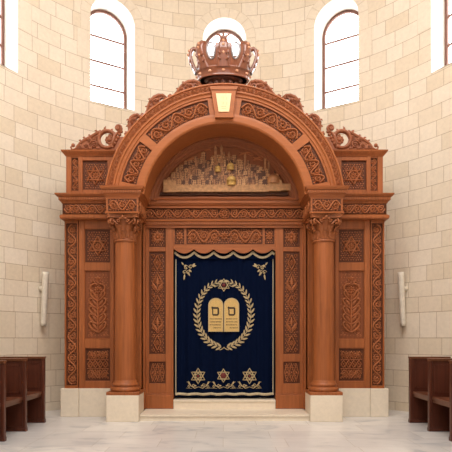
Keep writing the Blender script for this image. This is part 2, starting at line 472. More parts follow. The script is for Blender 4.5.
def vrow(z):
    if z < 1.52: return (z-1.52)/.335
    if z < 2.04: return (z-1.52)/.52
    return 1+(z-2.04)/.313
wall = MB(); UV = []
WIN = [radians(a) for a in (-61.8, -30.75, 0, 30.75, 61.8)]
phis = []
hw = asin(WW/R)
edges = [-pi/2]+[e for c in WIN for e in (c-hw, c+hw)]+[pi/2]
def wpt(phi, z, off=0): return ((R-off)*sin(phi), AY+(R-off)*cos(phi), z)
def strip(p0, p1, zs0, zs1):
    """quads between two columns with per-column z lists"""
    o = len(wall.v)
    n = len(zs0)
    vs = [wpt(p0, z) for z in zs0]+[wpt(p1, z) for z in zs1]
    UV.extend([((p0*R)/.313+.6, vrow(z)) for z in zs0]+[((p1*R)/.313+.6, vrow(z)) for z in zs1])
    wall.add(vs, [(i, n+i, n+i+1, i+1) for i in range(n-1)], True)
ZF = [0, 1.52, 2.04, SILL, H]
for i in range(0, len(edges)-1):
    a, b_ = edges[i], edges[i+1]
    if i % 2 == 0:
        n = max(3, int((b_-a)/radians(2.5)))
        for k in range(n): strip(a+(b_-a)*k/n, a+(b_-a)*(k+1)/n, ZF, ZF)
    else:
        c = (a+b_)/2; N = 24
        ts = [-WW*cos(pi*k/N) for k in range(N+1)]
        for k in range(N):
            t0, t1 = ts[k], ts[k+1]; p0, p1 = c+asin(t0/R), c+asin(t1/R)
            strip(p0, p1, [0, 1.52, 2.04, SILL], [0, 1.52, 2.04, SILL])
            strip(p0, p1, [SPR+sqrt(max(0, WW*WW-t0*t0)), H], [SPR+sqrt(max(0, WW*WW-t1*t1)), H])
tag(wall.build('wall_apse', ASHLAR, uvs=UV), kind='structure')
for nm, sx in (('wall_left', -1), ('wall_right', 1)):
    m = MB(); uv = []
    zs = [0, 1.52, 2.04, H]
    x0 = sx*R; vs = [(x0, AY, z) for z in zs]+[(x0, -13.9, z) for z in zs]+[(x0+sx*.3, AY, z) for z in zs]+[(x0+sx*.3, -13.9, z) for z in zs]
    fs = [(i, 4+i, 5+i, 1+i) for i in range(3)]+[(8+i, 12+i, 13+i, 9+i) for i in range(3)]
    uv = [((sx*R*pi/2+sx*(AY-v[1]))/.313+.6, vrow(v[2])) for v in vs]
    m.add(vs, fs); tag(m.build(nm, ASHLAR, uvs=uv), kind='structure')
m = MB(); vs = [(-R, -13.9, 0), (R, -13.9, 0), (R, -13.9, 2.04), (-R, -13.9, 2.04), (-R, -13.9, H), (R, -13.9, H)]
m.add(vs, [(0, 1, 2, 3), (3, 2, 5, 4)]); tag(m.build('wall_back', ASHLAR, uvs=[(v[0]/.313, vrow(v[2])) for v in vs]), kind='structure')

# windows
for wi, c in enumerate(WIN):
    D = Vector((sin(c), cos(c), 0)); T = Vector((cos(c), -sin(c), 0)); O = Vector((0, AY, 0))
    def L3(t, z, rad): return O+D*rad+T*t+Vector((0, 0, z))
    dep = .36 if abs(c) > 1 else .50
    N = 24
    prof = [(-WW, SILL)]+[(-WW*cos(pi*k/N), SPR+WW*sin(pi*k/N)) for k in range(N+1)]+[(WW, SILL)]
    inner = [wpt(c+asin(t/R), z) for t, z in prof]; outer = [L3(t, z, R+dep+.12) for t, z in prof]
    m = MB(); n = len(prof)
    m.add(inner+outer, [(i, n+i, n+(i+1) % n, (i+1) % n) for i in range(n)], True)
    for f in (0,): pass
    m.sm = [False if i in (0, n-1, n-2) else True for i in range(len(m.f))]
    rv = tag(m.build('trim_%d' % (wi+1), PLASTER), kind='structure')
    # window frame (one mesh: arched frame, glazing bars) and panes
    wn = tag(empty('window_%d' % (wi+1)), kind='structure')
    m = MB(); fr_ = .065
    r0 = R+dep
    def ringp(w2): return [(-w2, SILL+(WW-w2))]+[(-w2*cos(pi*k/N), SPR+w2*sin(pi*k/N)) for k in range(N+1)]+[(w2, SILL+(WW-w2))]
    A, B = ringp(WW), ringp(WW-fr_)
    vs = [L3(t, z, r0) for t, z in A]+[L3(t, z, r0) for t, z in B]+[L3(t, z, r0+.06) for t, z in A]+[L3(t, z, r0+.06) for t, z in B]
    fs = []
    for i in range(n):
        j = (i+1) % n
        fs += [(i, j, n+j, n+i), (n+i, n+j, 3*n+j, 3*n+i), (2*n+i, 3*n+i, 3*n+j, 2*n+j)]
    m.add(vs, fs)
    def lbox(t0, t1, z0, z1, ra, rb):
        v = [L3(t, z, r) for r in (ra, rb) for t, z in ((t0, z0), (t1, z0), (t1, z1), (t0, z1))]
        m.add(v, [(0, 1, 2, 3), (7, 6, 5, 4), (0, 4, 5, 1), (1, 5, 6, 2), (2, 6, 7, 3), (3, 7, 4, 0)])
    for z in (7.40, 7.98, 8.56): lbox(-WW+fr_/2, WW-fr_/2, z-.020, z+.020, r0+.01, r0+.05)
    m.build('window_frame', METAL, wn)
    m = MB(); g = ringp(WW-fr_*.6); m.add([L3(t, z, r0+.03) for t, z in g], [list(range(len(g)))])
    m.build('window_pane', GLASS, wn)
    # voussoir surround, lying a few mm proud of the wall
    m = MB(); m.cur = 0
    def patch(a0, a1, ra, rb, off):
        k = 4; vs = []
        for i in range(k+1):
            a = a0+(a1-a0)*i/k
            for rr in (ra, rb): t = -rr*cos(a); vs.append(wpt(c+asin(t/R), SPR+rr*sin(a), off))
        m.add(vs, [(2*i, 2*i+1, 2*i+3, 2*i+2) for i in range(k)])
    q = 9
    for i in range(q):
        g_ = .012
        m.cur = 1; patch(pi*i/q, pi*(i+1)/q, WW, WW+.235, .003)
        m.cur = 0; patch(pi*i/q+g_/(WW+.1), pi*(i+1)/q-g_/(WW+.1), WW+.002, WW+.22, .007)
    for s_ in (-1, 1):
        for (za, zb, ww) in ((SPR-.40, SPR, .22), (SPR-1.02, SPR-.40, .30)):
            for off, g_, ci in ((.003, 0, 1), (.007, .010, 0)):
                m.cur = ci; t0, t1 = s_*WW, s_*(WW+ww+(.013 if ci else 0))
                v = [wpt(c+asin(t/R), z, off) for t in (t0, (t0+t1)/2, t1) for z in (za+g_, zb-g_)]
                m.add(v, [(0, 2, 3, 1), (2, 4, 5, 3)])
    tag(m.build('trim_%d' % (wi+6), [STONE, MORT]), kind='structure')

# ================================================================== STONE PLINTHS AND STEPS
PX = 1.847
for sx, sd in ((-1, 'left'), (1, 'right')):
    m = MB(); m.box(sx*PX-.294, sx*PX+.294, -.01, .60, 0, .48, .008)
    tag(m.build('stone_pedestal', CREAMST), 'square cream marble pedestal under the %s column of the ark' % sd, 'pedestal', 'marble pedestals under the columns')
    m = MB()
    a, b_ = sorted((sx*3.157, sx*2.81)); m.box(a, b_, .60, 1.5, 0, .546, .008)
    a, b_ = sorted((sx*2.806, sx*2.145)); m.box(a, b_, .62, 1.5, 0, .546, .006)
    tag(m.build('stone_plinth', CREAMST), 'wide cream marble plinth under the %s side wing of the ark' % sd, 'plinth', 'marble plinths under the ark wings')
m = MB(); m.box(-1.55, 1.55, .10, 1.5, 0, .085); m.box(-1.55, 1.55, .08, 1.5, .085, .12)
tag(m.build('marble_step', CREAMST), 'lower cream marble step between the two column pedestals', 'step')
m = MB(); m.box(-1.005, 1.005, .86, 1.24, .12, .262); m.box(-1.005, 1.005, .845, 1.24, .262, .30)
tag(m.build('marble_step', CREAMST), 'upper cream marble step directly below the blue curtain', 'step')

# ================================================================== THE ARK
ark = empty('torah_ark', (0, .6, 0)); tag(ark, 'monumental carved reddish wooden ark with round arch, columns and side wings', 'ark')
ark_off = Vector((0, .6, 0))
def fix(o):
    return o
class Part:
    """builds with world coordinates under a parent whose origin is known"""
def build(mb, name, mat, parent):
    o = mb.build(name, mat, parent)
    if parent is ark: o.location = -ark_off
    return o

ZC = 3.955; ARC = Vector((0, 0, ZC))
for sx in (-1, 1):
    # ---------------- side wing (lower)
    m = MB()
    def B(x0, x1, y0, y1, z0, z1, b=0): m.box(*sorted((sx*x0, sx*x1)), y0, y1, z0, z1, b)
    yw = .65
    B(3.07, 1.62, yw+.045, 1.35, .546, 3.82)                       # carcass
    B(3.095, 3.065, yw, 1.35, .546, 3.82, .006); B(2.853, 2.832, yw, yw+.10, .546, 3.80)   # pilaster edges
    B(3.066, 2.852, yw, yw+.06, .546, .60); B(3.066, 2.852, yw, yw+.06, 3.74, 3.80)
    B(2.815, 2.708, yw+.005, yw+.10, .546, 3.80, .006)
    B(2.207, 2.14, yw+.005, 1.0, .546, 3.80, .006)
    for z0, z1 in ((.546, .682), (1.324, 1.50), (2.826, 2.976), (3.635, 3.80)): B(2.709, 2.206, yw+.008, yw+.08, z0, z1, .006)
    # inner edge bead round each panel
    for z0, z1 in ((.682, 1.324), (1.504, 2.826), (2.976, 3.635)):
        B(2.709, 2.70, yw+.02, yw+.05, z0, z1); B(2.215, 2.206, yw+.02, yw+.05, z0, z1)
        B(2.709, 2.206, yw+.02, yw+.05, z0, z0+.009); B(2.709, 2.206, yw+.02, yw+.05, z1-.009, z1)
    # entablature of the wing
    prof = [(0, 3.795), (.035, 3.795), (.045, 3.82), (.045, 3.85), (.02, 3.875), (.0, 3.878), (0, 4.085), (.012, 4.09), (.02, 4.11), (.05, 4.14), (.06, 4.145), (.06, 4.20), (.085, 4.205), (.115, 4.24), (.118, 4.262), (0, 4.262)]
    path = [(-3.095, 1.35), (-3.095, .53), (-2.13, .53)]
    if sx > 0: path = [(-p[0], p[1]) for p in path][::-1]
    m.sweep(path, prof)
    B(3.09, 2.1, .53, 1.35, 3.795, 4.262)
    dentils(m, *sorted((sx*3.15, sx*2.15)), .455, .48, 4.15, 4.195, .045)
    wing = build(m, 'side_wing', WOOD, ark)
    m = MB(); M = planar(yw+.044, sx)
    m.flat([(3.066, .60), (2.852, .60), (2.852, 3.74), (3.066, 3.74)], M, 0.0015)
    m.cur = 1
    scroll_band(m, 2.87, 3.048, .62, 3.72, M, vertical=True, n=15, h=.022, sw=.2)
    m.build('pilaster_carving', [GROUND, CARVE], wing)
    def panel(z0, z1, fn, name, gm=GROUND):
        p = MB(); p.flat([(2.70, z0-.01), (2.215, z0-.01), (2.215, z1+.01), (2.70, z1+.01)], M, .0015); p.cur = 1
        fn(p, 2.24, 2.675, z0+.02, z1-.02, M)
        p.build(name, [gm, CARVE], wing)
    panel(2.994, 3.617, star_panel, 'star_panel')
    panel(1.522, 2.808, tree_panel, 'tree_panel', TREEG)
    panel(.70, 1.306, lattice_panel, 'lattice_panel')
    m = MB(); M2 = planar(.53, sx); m.flat([(3.075, 3.89), (2.13, 3.89), (2.13, 4.075), (3.075, 4.075)], M2, .0015); m.cur = 1
    scroll_band(m, 2.15, 3.06, 3.895, 4.07, M2, n=6, h=.022, sw=.18)
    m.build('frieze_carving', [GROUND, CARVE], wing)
    # ---------------- attic block over the wing
    m = MB()
    B(3.064, 1.75, .695, 1.30, 4.262, 5.06)
    B(3.064, 2.962, .65, 1.30, 4.262, 5.06, .006); B(2.828, 2.745, .65, .72, 4.262, 5.06, .005)
    B(2.963, 2.827, .655, .72, 4.262, 4.37); B(2.963, 2.827, .655, .72, 5.01, 5.06)
    B(2.746, 1.95, .655, .72, 4.262, 4.39, .005); B(2.746, 1.95, .655, .72, 4.955, 5.06, .005); B(2.262, 1.95, .655, .72, 4.38, 4.96)
    path = [(-3.064, 1.30), (-3.064, .65), (-1.9, .65)]
    if sx > 0: path = [(-p[0], p[1]) for p in path][::-1]
    m.sweep(path, [(0, 5.03), (.012, 5.035), (.02, 5.05), (.045, 5.075), (.05, 5.08), (.075, 5.11), (.08, 5.135), (0, 5.135)])
    B(3.06, 1.9, .65, 1.30, 5.05, 5.135)
    m.sweep(path, [(0, 4.262), (.03, 4.262), (.03, 4.285), (.01, 4.30), (0, 4.305)])
    att = build(m, 'attic_block', WOOD, ark)
    m = MB(); M3 = planar(.694, sx); m.flat([(2.962, 4.37), (2.828, 4.37), (2.828, 5.01), (2.962, 5.01)], M3, .0015); m.cur = 1
    scroll_band(m, 2.84, 2.95, 4.385, 4.995, M3, vertical=True, n=5, h=.018, sw=.2); m.build('pilaster_carving', [GROUND, CARVE], att)
    m = MB(); m.flat([(2.745, 4.39), (2.262, 4.39), (2.262, 4.955), (2.745, 4.955)], M3, .0015); m.cur = 1
    star_panel(m, 2.285, 2.722, 4.41, 4.935, M3, 5); m.build('star_panel', [GROUND, CARVE], att)

    # ---------------- column
    cx, cy = sx*PX, .285
    m = MB()
    prof = []
    for i in range(13):
        t = i/12; z = .735+(3.30-.735)*t; r = .203-.020*t**1.6
        prof.append((r, z))
    m.lathe(prof, cx, cy, 40)
    col = build(m, 'column', WOOD, ark)
    m = MB(); m.box(cx-.295, cx+.295, -.008, .582, .48, .535, .008)
    m.lathe([(.262, .535), (.275, .55), (.28, .575), (.272, .60), (.252, .612), (.236, .62), (.232, .635), (.245, .642), (.250, .66), (.243, .68), (.225, .69), (.217, .705), (.214, .722), (.204, .74)], cx, cy, 40)
    m.build('column_base', WOOD, col)
    # capital: bell, two tiers of leaves, corner volutes, abacus
    m = MB()
    m.lathe([(.185, 3.285), (.205, 3.29), (.21, 3.305), (.205, 3.32), (.188, 3.325), (.186, 3.34), (.186, 3.50), (.20, 3.62), (.23, 3.70), (.23, 3.71)], cx, cy, 32)
    def acanth(a, z0, hh, r0_, out, wd):
        n = 7; vs = []
        for i in range(n+1):
            t = i/n
            z = z0+hh*(t if t < .8 else .8+.2*sin((t-.8)*5*pi/2)*.4-(t-.8)*.6)
            rr = r0_+.012+out*(t**2.6)
            wv = wd*(.55+.75*t-.1*sin(t*9)) if t < .72 else wd*1.0*(1-t)/.28*.95+.004
            for o, dz in ((-1, -.010), (-.5, .004), (0, .016), (.5, .004), (1, -.010)):
                aa = a+o*wv/rr
                vs.append((cx+(rr+dz)*cos(aa), cy+(rr+dz)*sin(aa), z))
        m.add(vs, [(i*5+q_, i*5+q_+1, (i+1)*5+q_+1, (i+1)*5+q_) for i in range(n) for q_ in range(4)], True)
    for k in range(8): acanth(2*pi*k/8, 3.335, .17, .185, .105, .064)
    for k in range(8): acanth(2*pi*(k+.5)/8, 3.37, .27, .185, .135, .058)
    for k in range(16): acanth(2*pi*(k+.25)/16, 3.34, .10, .188, .04, .03)
    for k in range(4):
        a = pi/4+k*pi/2; ca, sa = cos(a), sin(a)
        for s_ in (-1, 1):
            pts = []
            a2 = a-s_*.62
            for i in range(5):
                t = i/4; aa = a2+(a-s_*.12-a2)*t; rr = .215+.075*t; pts.append((cx+rr*cos(aa), cy+rr*sin(aa), 3.52+.14*t))
            cxx = .305
            for i in range(13):
                t = i/12; q_ = pi/2+.3-t*2*pi*1.25; rr = .058*(1-.75*t)
                rad = cxx+rr*cos(q_); aa = a-s_*.10*(1-t*.4); pts.append((cx+rad*cos(aa), cy+rad*sin(aa), 3.635+rr*sin(q_)))
            m.tube(pts, [.014+.004*min(1, i/6) for i in range(len(pts))], 6)
    for k in range(4):
        a = k*pi/2
        m.ball((cx+.262*cos(a), cy+.262*sin(a), 3.72), .035, 8)
        for j in range(-2, 3): m.ball((cx+.26*cos(a)-.028*j*sin(a), cy+.26*sin(a)+.028*j*cos(a), 3.70-.006*abs(j)), .02, 6)
        for s_ in (-1, 1):
            pts = []
            for i in range(9):
                t = i/8; q_ = t*2*pi*1.1; rr = .036*(1-.7*t)
                off = s_*(.085+rr*cos(q_)); pts.append((cx+.245*cos(a)-off*sin(a), cy+.245*sin(a)+off*cos(a), 3.645+rr*sin(q_)))
            m.tube(pts, .011, 5)
    # abacus with concave sides
    ab = []
    for k in range(4):
        a = -pi/4+k*pi/2
        for t in (-.06, .06): ab.append((cx+.385*cos(a+t), cy+.385*sin(a+t)))
        for j in range(1, 6):
            t = j/6; a2 = a+pi/2*t; rr = (.385*cos(pi/4)/cos((t-.5)*pi/2))-.035*sin(pi*t); ab.append((cx+rr*cos(a2), cy+rr*sin(a2)))
    n = len(ab)
    vs = [(x, y, 3.705) for x, y in ab]+[(x, y, 3.735) for x, y in ab]+[(cx+(x-cx)*1.03, cy+(y-cy)*1.03, 3.745) for x, y in ab]+[(cx+(x-cx)*1.03, cy+(y-cy)*1.03, 3.77) for x, y in ab]
    fs = [list(range(n-1, -1, -1)), list(range(3*n, 4*n))]+[(l*n+i, l*n+(i+1) % n, (l+1)*n+(i+1) % n, (l+1)*n+i) for l in range(3) for i in range(n)]
    m.add(vs, fs)
    m.build('capital', wood('capital_wood_%s' % ('a' if sx < 0 else 'b'), (.33, .105, .036), rough=.4), col)

    # ---------------- entablature block over the column
    m = MB(); hb = .292
    m.box(cx-hb, cx+hb, 0, .93, 3.77, 4.25)
    m.box(cx-hb, cx+hb, -.012, .05, 3.77, 3.80); m.box(cx-hb, cx+hb, -.012, .05, 4.035, 4.07)
    m.box(cx-hb, cx-hb+.035, -.012, .05, 3.80, 4.035); m.box(cx+hb-.035, cx+hb, -.012, .05, 3.80, 4.035)
    path = [(cx-hb, .93), (cx-hb, 0), (cx+hb, 0), (cx+hb, .93)]
    m.sweep(path, [(0, 3.77), (.022, 3.77), (.026, 3.79), (.01, 3.805), (0, 3.81)])
    m.sweep(path, [(0, 4.05), (.015, 4.06), (.03, 4.095), (.055, 4.125), (.06, 4.13), (.06, 4.185), (.08, 4.19), (.095, 4.225), (.10, 4.25), (0, 4.25)])
    dentils(m, cx-hb-.06, cx+hb+.06, -.075, -.058, 4.135, 4.18, .042)
    blk = build(m, 'entablature_block', WOODX, ark)
    m = MB(); M4 = planar(-.001); m.flat([(cx-hb+.035, 3.80), (cx+hb-.035, 3.80), (cx+hb-.035, 4.035), (cx-hb+.035, 4.035)], M4, .001); m.cur = 1
    fill_leaves(m, cx-hb+.05, cx+hb-.05, 3.81, 4.025, M4, step=.05, seed=8)
    scroll_band(m, cx-hb+.05, cx+hb-.05, 3.815, 4.02, M4, n=3, h=.024, sym=True, sw=.17)
    ix = cx-sx*hb    # inner face carving
    Ms = sideplane(ix, sx, -sx)
    m.cur = 0; m.flat([(.04, 3.81), (.80, 3.81), (.80, 4.035), (.04, 4.035)], Ms, .0015); m.cur = 1
    scroll_band(m, .06, .78, 3.82, 4.03, Ms, n=4, h=.02, sw=.18)
    m.build('block_carving', [GROUND, CARVE], blk)

    # ---------------- door jamb pilaster
    m = MB(); yj = .90
    def B(x0, x1, y0, y1, z0, z1, b=0): m.box(*sorted((sx*x0, sx*x1)), y0, y1, z0, z1, b)
    B(1.60, 1.012, yj+.035, 1.30, .12, 3.80)
    B(1.62, 1.01, yj-.03, 1.30, .12, .40, .012); B(1.615, 1.01, yj-.012, 1.0, .40, .425, .006)
    B(1.614, 1.495, yj, 1.1, .425, 3.74, .006); B(1.168, 1.012, yj, 1.1, .425, 3.74, .006)
    for z0, z1 in ((.425, .62), (1.05, 1.205), (3.235, 3.325), (3.72, 3.75)): B(1.497, 1.166, yj+.004, yj+.06, z0, z1, .005)
    B(2.135, 1.60, 1.0, 1.35, .12, 3.80)          # recessed board behind the column
    B(1.60, 1.56, .80, 1.1, .12, 3.80, .004)
    jamb = build(m, 'door_jamb', WOOD, ark)
    M5 = planar(yj+.034, sx)
    for (z0, z1, kind) in ((.62, 1.05, 'lattice_panel'), (1.205, 3.235, 'candelabra_panel'), (3.325, 3.72, 'star_panel')):
        p = MB(); p.flat([(1.495, z0), (1.168, z0), (1.168, z1), (1.495, z1)], M5, .0015); p.cur = 1
        a0, a1, b0, b1 = 1.19, 1.473, z0+.02, z1-.02
        if kind == 'candelabra_panel': candelabra_panel(p, a0, a1, b0, b1, M5)
        elif kind == 'star_panel': fill_leaves(p, a0, a1, b0, b1, M5, .045, 21); rosette(p, (a0+a1)/2, (b0+b1)/2, .12, M5, 8, .024); [p.stroke(polyl(q_, 4), .008, M5, .018, closed=True) for q_ in star_paths((a0+a1)/2, (b0+b1)/2, .13)]
        else:
            fill_leaves(p, a0, a1, b0, b1, M5, .045, 22)
            for k in range(3):
                xm = a0+(a1-a0)*(k+.5)/3
                p.stroke(polyl([(xm-.045, (b0+b1)/2), (xm, b1-.02), (xm+.045, (b0+b1)/2), (xm, b0+.02)], 3), .008, M5, .018, closed=True)
                p.dot(xm, (b0+b1)/2, .02, M5, .02)
        p.build(kind, [GROUND, CARVE], jamb)

# ---------------- central entablature
m = MB(); hx = 1.60
m.box(-hx, hx, .87, 1.30, 3.70, 4.25)
m.box(-hx, hx, .80, 1.30, 4.075, 4.10); m.box(-hx, hx, .855, 1.2, 3.85, 3.87)
def cprof(p, z_off=0): m.sweep([(-hx, .87), (hx, .87)], p, caps=True)
cprof([(0, 4.085), (.02, 4.09), (.05, 4.12), (.09, 4.16), (.10, 4.165), (.10, 4.215), (.13, 4.225), (.15, 4.25), (0, 4.25)])
cprof([(0, 3.74), (.02, 3.745), (.03, 3.76), (.03, 3.80), (.06, 3.815), (.065, 3.84), (.03, 3.86), (0, 3.865)])
dentils(m, -hx, hx, .825, .845, 3.765, 3.80, .045)
ent = build(m, 'lintel', WOODX, ark)
m = MB(); M6 = planar(.868); m.flat([(-hx, 3.87), (hx, 3.87), (hx, 4.08), (-hx, 4.08)], M6, .0015); m.cur = 1
scroll_band(m, -1.56, -.11, 3.88, 4.07, M6, n=8, h=.026, sw=.18)
scroll_band(m, -1.56, -.11, 3.88, 4.07, planar(.868, -1), n=8, h=.026, sw=.18)
rosette(m, 0, 3.975, .085, M6, 10, .03); m.stroke(spiral(0, 3.975, .095, 1, 0, 1, n=20, r1=1), .01, M6, .03, taper=False)
m.build('frieze_carving', [GROUND, CARVE], ent)
# head board with three small panels and scalloped apron
m = MB(); yh = .91
zt, zb = 3.74, 3.285
m.box(-1.02, 1.02, yh, 1.0, 3.70, 3.75)
m.box(-1.02, -.99, yh, 1.0, 3.36, 3.72); m.box(.99, 1.02, yh, 1.0, 3.36, 3.72)
for s_ in (-1, 1): m.box(*sorted((s_*.80, s_*.755)), yh, 1.0, 3.36, 3.72)
m.box(-1.02, 1.02, yh+.028, .97, 3.34, 3.74)
# scalloped board
NS = 5.5
def scal(x):  # cusp-up festoon, five and a bit across
    t = ((x+.606)/.39) % 1
    return (abs(t-.5)*2)**2.0
pts = [(-1.02, 3.37)]+[(-1.02+2.04*i/110, 3.200+.085*scal(-1.02+2.04*i/110)) for i in range(111)]+[(1.02, 3.37)]
o0 = len(m.v); nn = 111
vs = [(p[0], yh, p[1]) for p in pts[1:-1]]+[(p[0], yh, 3.37) for p in pts[1:-1]]+[(p[0], .96, p[1]) for p in pts[1:-1]]
m.add(vs, [(i, i+1, nn+i+1, nn+i) for i in range(nn-1)]+[(i, 2*nn+i, 2*nn+i+1, i+1) for i in range(nn-1)])
head = build(m, 'head_board', WOODX, ark)
M7 = planar(yh+.027)
m = MB(); m.flat([(-.755, 3.385), (.755, 3.385), (.755, 3.70), (-.755, 3.70)], M7, .0015); m.cur = 1
scroll_band(m, -.73, -.09, 3.40, 3.69, M7, n=3, h=.026, sw=.13); scroll_band(m, -.73, -.09, 3.40, 3.69, planar(yh+.027, -1), n=3, h=.026, sw=.13)
fill_leaves(m, -.74, .74, 3.39, 3.695, M7, .05, 31, h=.006); rosette(m, 0, 3.545, .09, M7, 8, .03)
m.build('scroll_panel', [GROUND, CARVE], head)
for s_ in (-1, 1):
    p = MB(); MM = planar(yh+.027, s_); p.flat([(.80, 3.385), (.99, 3.385), (.99, 3.70), (.80, 3.70)], MM, .0015); p.cur = 1
    fill_leaves(p, .81, .98, 3.40, 3.69, MM, .04, 5); rosette(p, .895, 3.545, .085, MM, 8, .024); p.build('rosette_panel', [GROUND, CARVE], head)
# dark interior of the cupboard
m = MB(); m.box(-1.012, 1.012, 1.25, 1.30, .30, 3.74); build(m, 'interior_board', DARK, ark)

# ---------------- arch
def pol(a, r): return (r*cos(a), ZC+r*sin(a))
A0 = asin((4.25-ZC)/2.2)
def arc_solid(mb, prof, a0, a1, n=72):
    """prof: closed list of (radius, y) swept about the arch centre"""
    k = len(prof); vs = []
    for i in range(n+1):
        a = a0+(a1-a0)*i/n
        for r, y in prof: x, z = pol(a, r); vs.append((x, y, z))
    fs = [(i*k+q, i*k+(q+1) % k, (i+1)*k+(q+1) % k, (i+1)*k+q) for i in range(n) for q in range(k)]
    mb.add(vs, fs); mb.add(vs[:k], [list(range(k))]); mb.add(vs[-k:], [list(range(k-1, -1, -1))])
m = MB(); Y0 = .05
aa0 = .125; aa1 = pi-aa0
arc_solid(m, [(1.475, Y0+.02), (1.475, .80), (2.17, .80), (2.195, Y0-.02), (2.185, Y0-.035), (2.165, Y0-.035), (2.155, Y0-.01), (2.06, Y0-.01), (2.05, Y0-.025), (2.03, Y0-.025), (2.015, Y0), (1.99, Y0+.005), (1.98, Y0-.008), (1.965, Y0-.008), (1.955, Y0+.012), (1.925, Y0+.012), (1.925, Y0+.045), (1.64, Y0+.045), (1.64, Y0), (1.60, Y0-.004), (1.51, Y0-.004), (1.49, Y0+.005)], aa0, aa1, 96)
# dividers between arch panels
def asector(mb, a0, a1, r0_, r1_, y0, y1, n=8):
    arc_solid(mb, [(r0_, y1), (r1_, y1), (r1_, y0), (r0_, y0)], a0, a1, n)
SEG = [(.215, radians(36.6)), (radians(41.6), radians(80.7))]
for s_ in (0, 1):
    for a, b_ in ((aa0, .215), (radians(36.6), radians(41.6)), (radians(80.7), radians(90))):
        if s_: a, b_ = pi-b_, pi-a
        asector(m, a, b_, 1.635, 1.93, Y0+.008, Y0+.1)
arch = build(m, 'arch', WARCH, ark)
for s_ in (1, -1):
    for (a, b_) in SEG:
        p = MB()
        def MP(u, v, h, s_=s_): x, z = pol(u/1.78, 1.64+v); return (s_*x, Y0+.044-h, z)
        k = 20; vs = []
        for i in range(k+1):
            q = (a+(b_-a)*i/k)*1.78; vs += [MP(q, 0, .001), MP(q, .285, .001)]
        p.add(vs, [(2*i, 2*i+1, 2*i+3, 2*i+2) for i in range(k)]); p.cur = 1
        fill_leaves(p, a*1.78+.02, b_*1.78-.02, .015, .27, MP, .052, 41, h=.008)
        scroll_band(p, a*1.78+.02, b_*1.78-.02, .02, .265, MP, n=5, h=.03, sw=.15)
        p.build('arch_panel', [GROUND, CARVE], arch)
m = MB()
def MP2(u, v, h): x, z = pol(u/2.1, 2.06+v); return (x, Y0-.01-h, z)
scroll_band(m, aa0*2.1+.01, aa1*2.1-.01, .004, .092, MP2, n=78, h=.016, sw=.2)
m.build('bead_moulding', CARVE, arch)
# keystone
m = MB()
m.prism([(-.245, 6.02), (.215, 6.02), (.150, 5.53), (-.165, 5.53)], Y0-.07, .5)
m.prism([(-.262, 6.06), (.232, 6.06), (.222, 6.00), (-.252, 6.00)], Y0-.085, .5)
m.prism([(-.175, 5.545), (.16, 5.545), (.155, 5.50), (-.168, 5.50)], Y0-.08, .5)
key = build(m, 'keystone', WARCH, ark)
m = MB(); m.prism([(-.155, 5.93), (.125, 5.93), (.083, 5.60), (-.106, 5.60)], Y0-.085, Y0-.06); pl = m.build('plaque', PLAQ, key); pl['label'] = 'cream trapezoid plaque with faint lettering'
m = MB(); MK = planar(Y0-.085)
for (zz, sc) in ((5.84, .026), (5.75, .026)):
    for i, x in enumerate((-.055, -.015, .025)):
        m.stroke([(x-.012, zz+sc), (x+.014, zz+sc), (x+.014, zz-sc)] if i != 1 else [(x, zz+sc), (x, zz-sc)], .003, MK, .002, taper=False)
for zz in (5.69, 5.655): m.stroke([(-.06, zz), (.03, zz)], .0025, MK, .002, taper=False)
m.build('lettering', plain('faint_gilt_lettering', (.55, .38, .17), .6), pl)

# ---------------- tympanum
m = MB()
arc_solid(m, [(1.475, .70), (1.475, .86), (1.31, .86), (1.31, .80), (1.33, .775), (1.345, .77), (1.36, .745), (1.40, .74), (1.42, .71), (1.44, .70)], 0.18, pi-.18, 72)
pts = [pol(.18+(pi-.36)*i/48, 1.33) for i in range(49)]
pts = [(1.33, 4.24)]+pts+[(-1.33, 4.24)]
m.prism(pts, .82, .9)
m.box(-1.42, 1.42, .74, .9, 4.24, 4.275)
tym = build(m, 'tympanum', TYMP, ark)
# city relief
def tx(x): return (x-224.5)/50.9
def tz(y): return 1.5+(339-y)/50.9
rnd = random.Random(12)
m = MB(); yb = .82
def inside(x, z): return sqrt(x*x+(z-ZC)**2) < 1.315
def skyline(x):
    # envelope of roof heights in photo pixels
    a = abs(x-222)
    base = 151+.0066*a*a
    return min(176, base+ (3 if x > 235 else 0))
bl = []
for row in range(11):
    yv = 184-row*3.1
    x = 164
    while x < 289:
        wv = rnd.uniform(2.0, 5.0); top = yv-rnd.uniform(1.5, 4.6)
        if top > skyline(x+wv/2)+rnd.uniform(0, 4):
            dep = .075-.0055*row+rnd.uniform(0, .008)
            X0, X1, Z0, Z1 = tx(x), tx(x+wv), tz(yv+3), tz(top)
            if inside(X0, Z1) and inside(X1, Z1):
                m.cur = rnd.choice((0, 0, 3, 1, 1, 2))
                m.box(X0, X1, yb-dep, yb, Z0, Z1)
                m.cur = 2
                m.box(X1-.006, X1+.006, yb-dep-.003, yb, Z0, Z1)  # umber strip painted as the shadow between neighbouring buildings
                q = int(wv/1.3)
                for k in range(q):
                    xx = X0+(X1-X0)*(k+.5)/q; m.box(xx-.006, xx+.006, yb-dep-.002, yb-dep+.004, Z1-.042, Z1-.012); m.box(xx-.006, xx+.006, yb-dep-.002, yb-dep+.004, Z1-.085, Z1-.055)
                m.cur = 0
                t = rnd.random()
                if t < .18: m.prism([(X0-.004, Z1), (X1+.004, Z1), ((X0+X1)/2, Z1+.03)], yb-dep, yb)
                elif t < .32: m.ball(((X0+X1)/2, yb-dep*.5, Z1), (X1-X0)*.42, 8)
        x += wv+rnd.uniform(.0, .9)
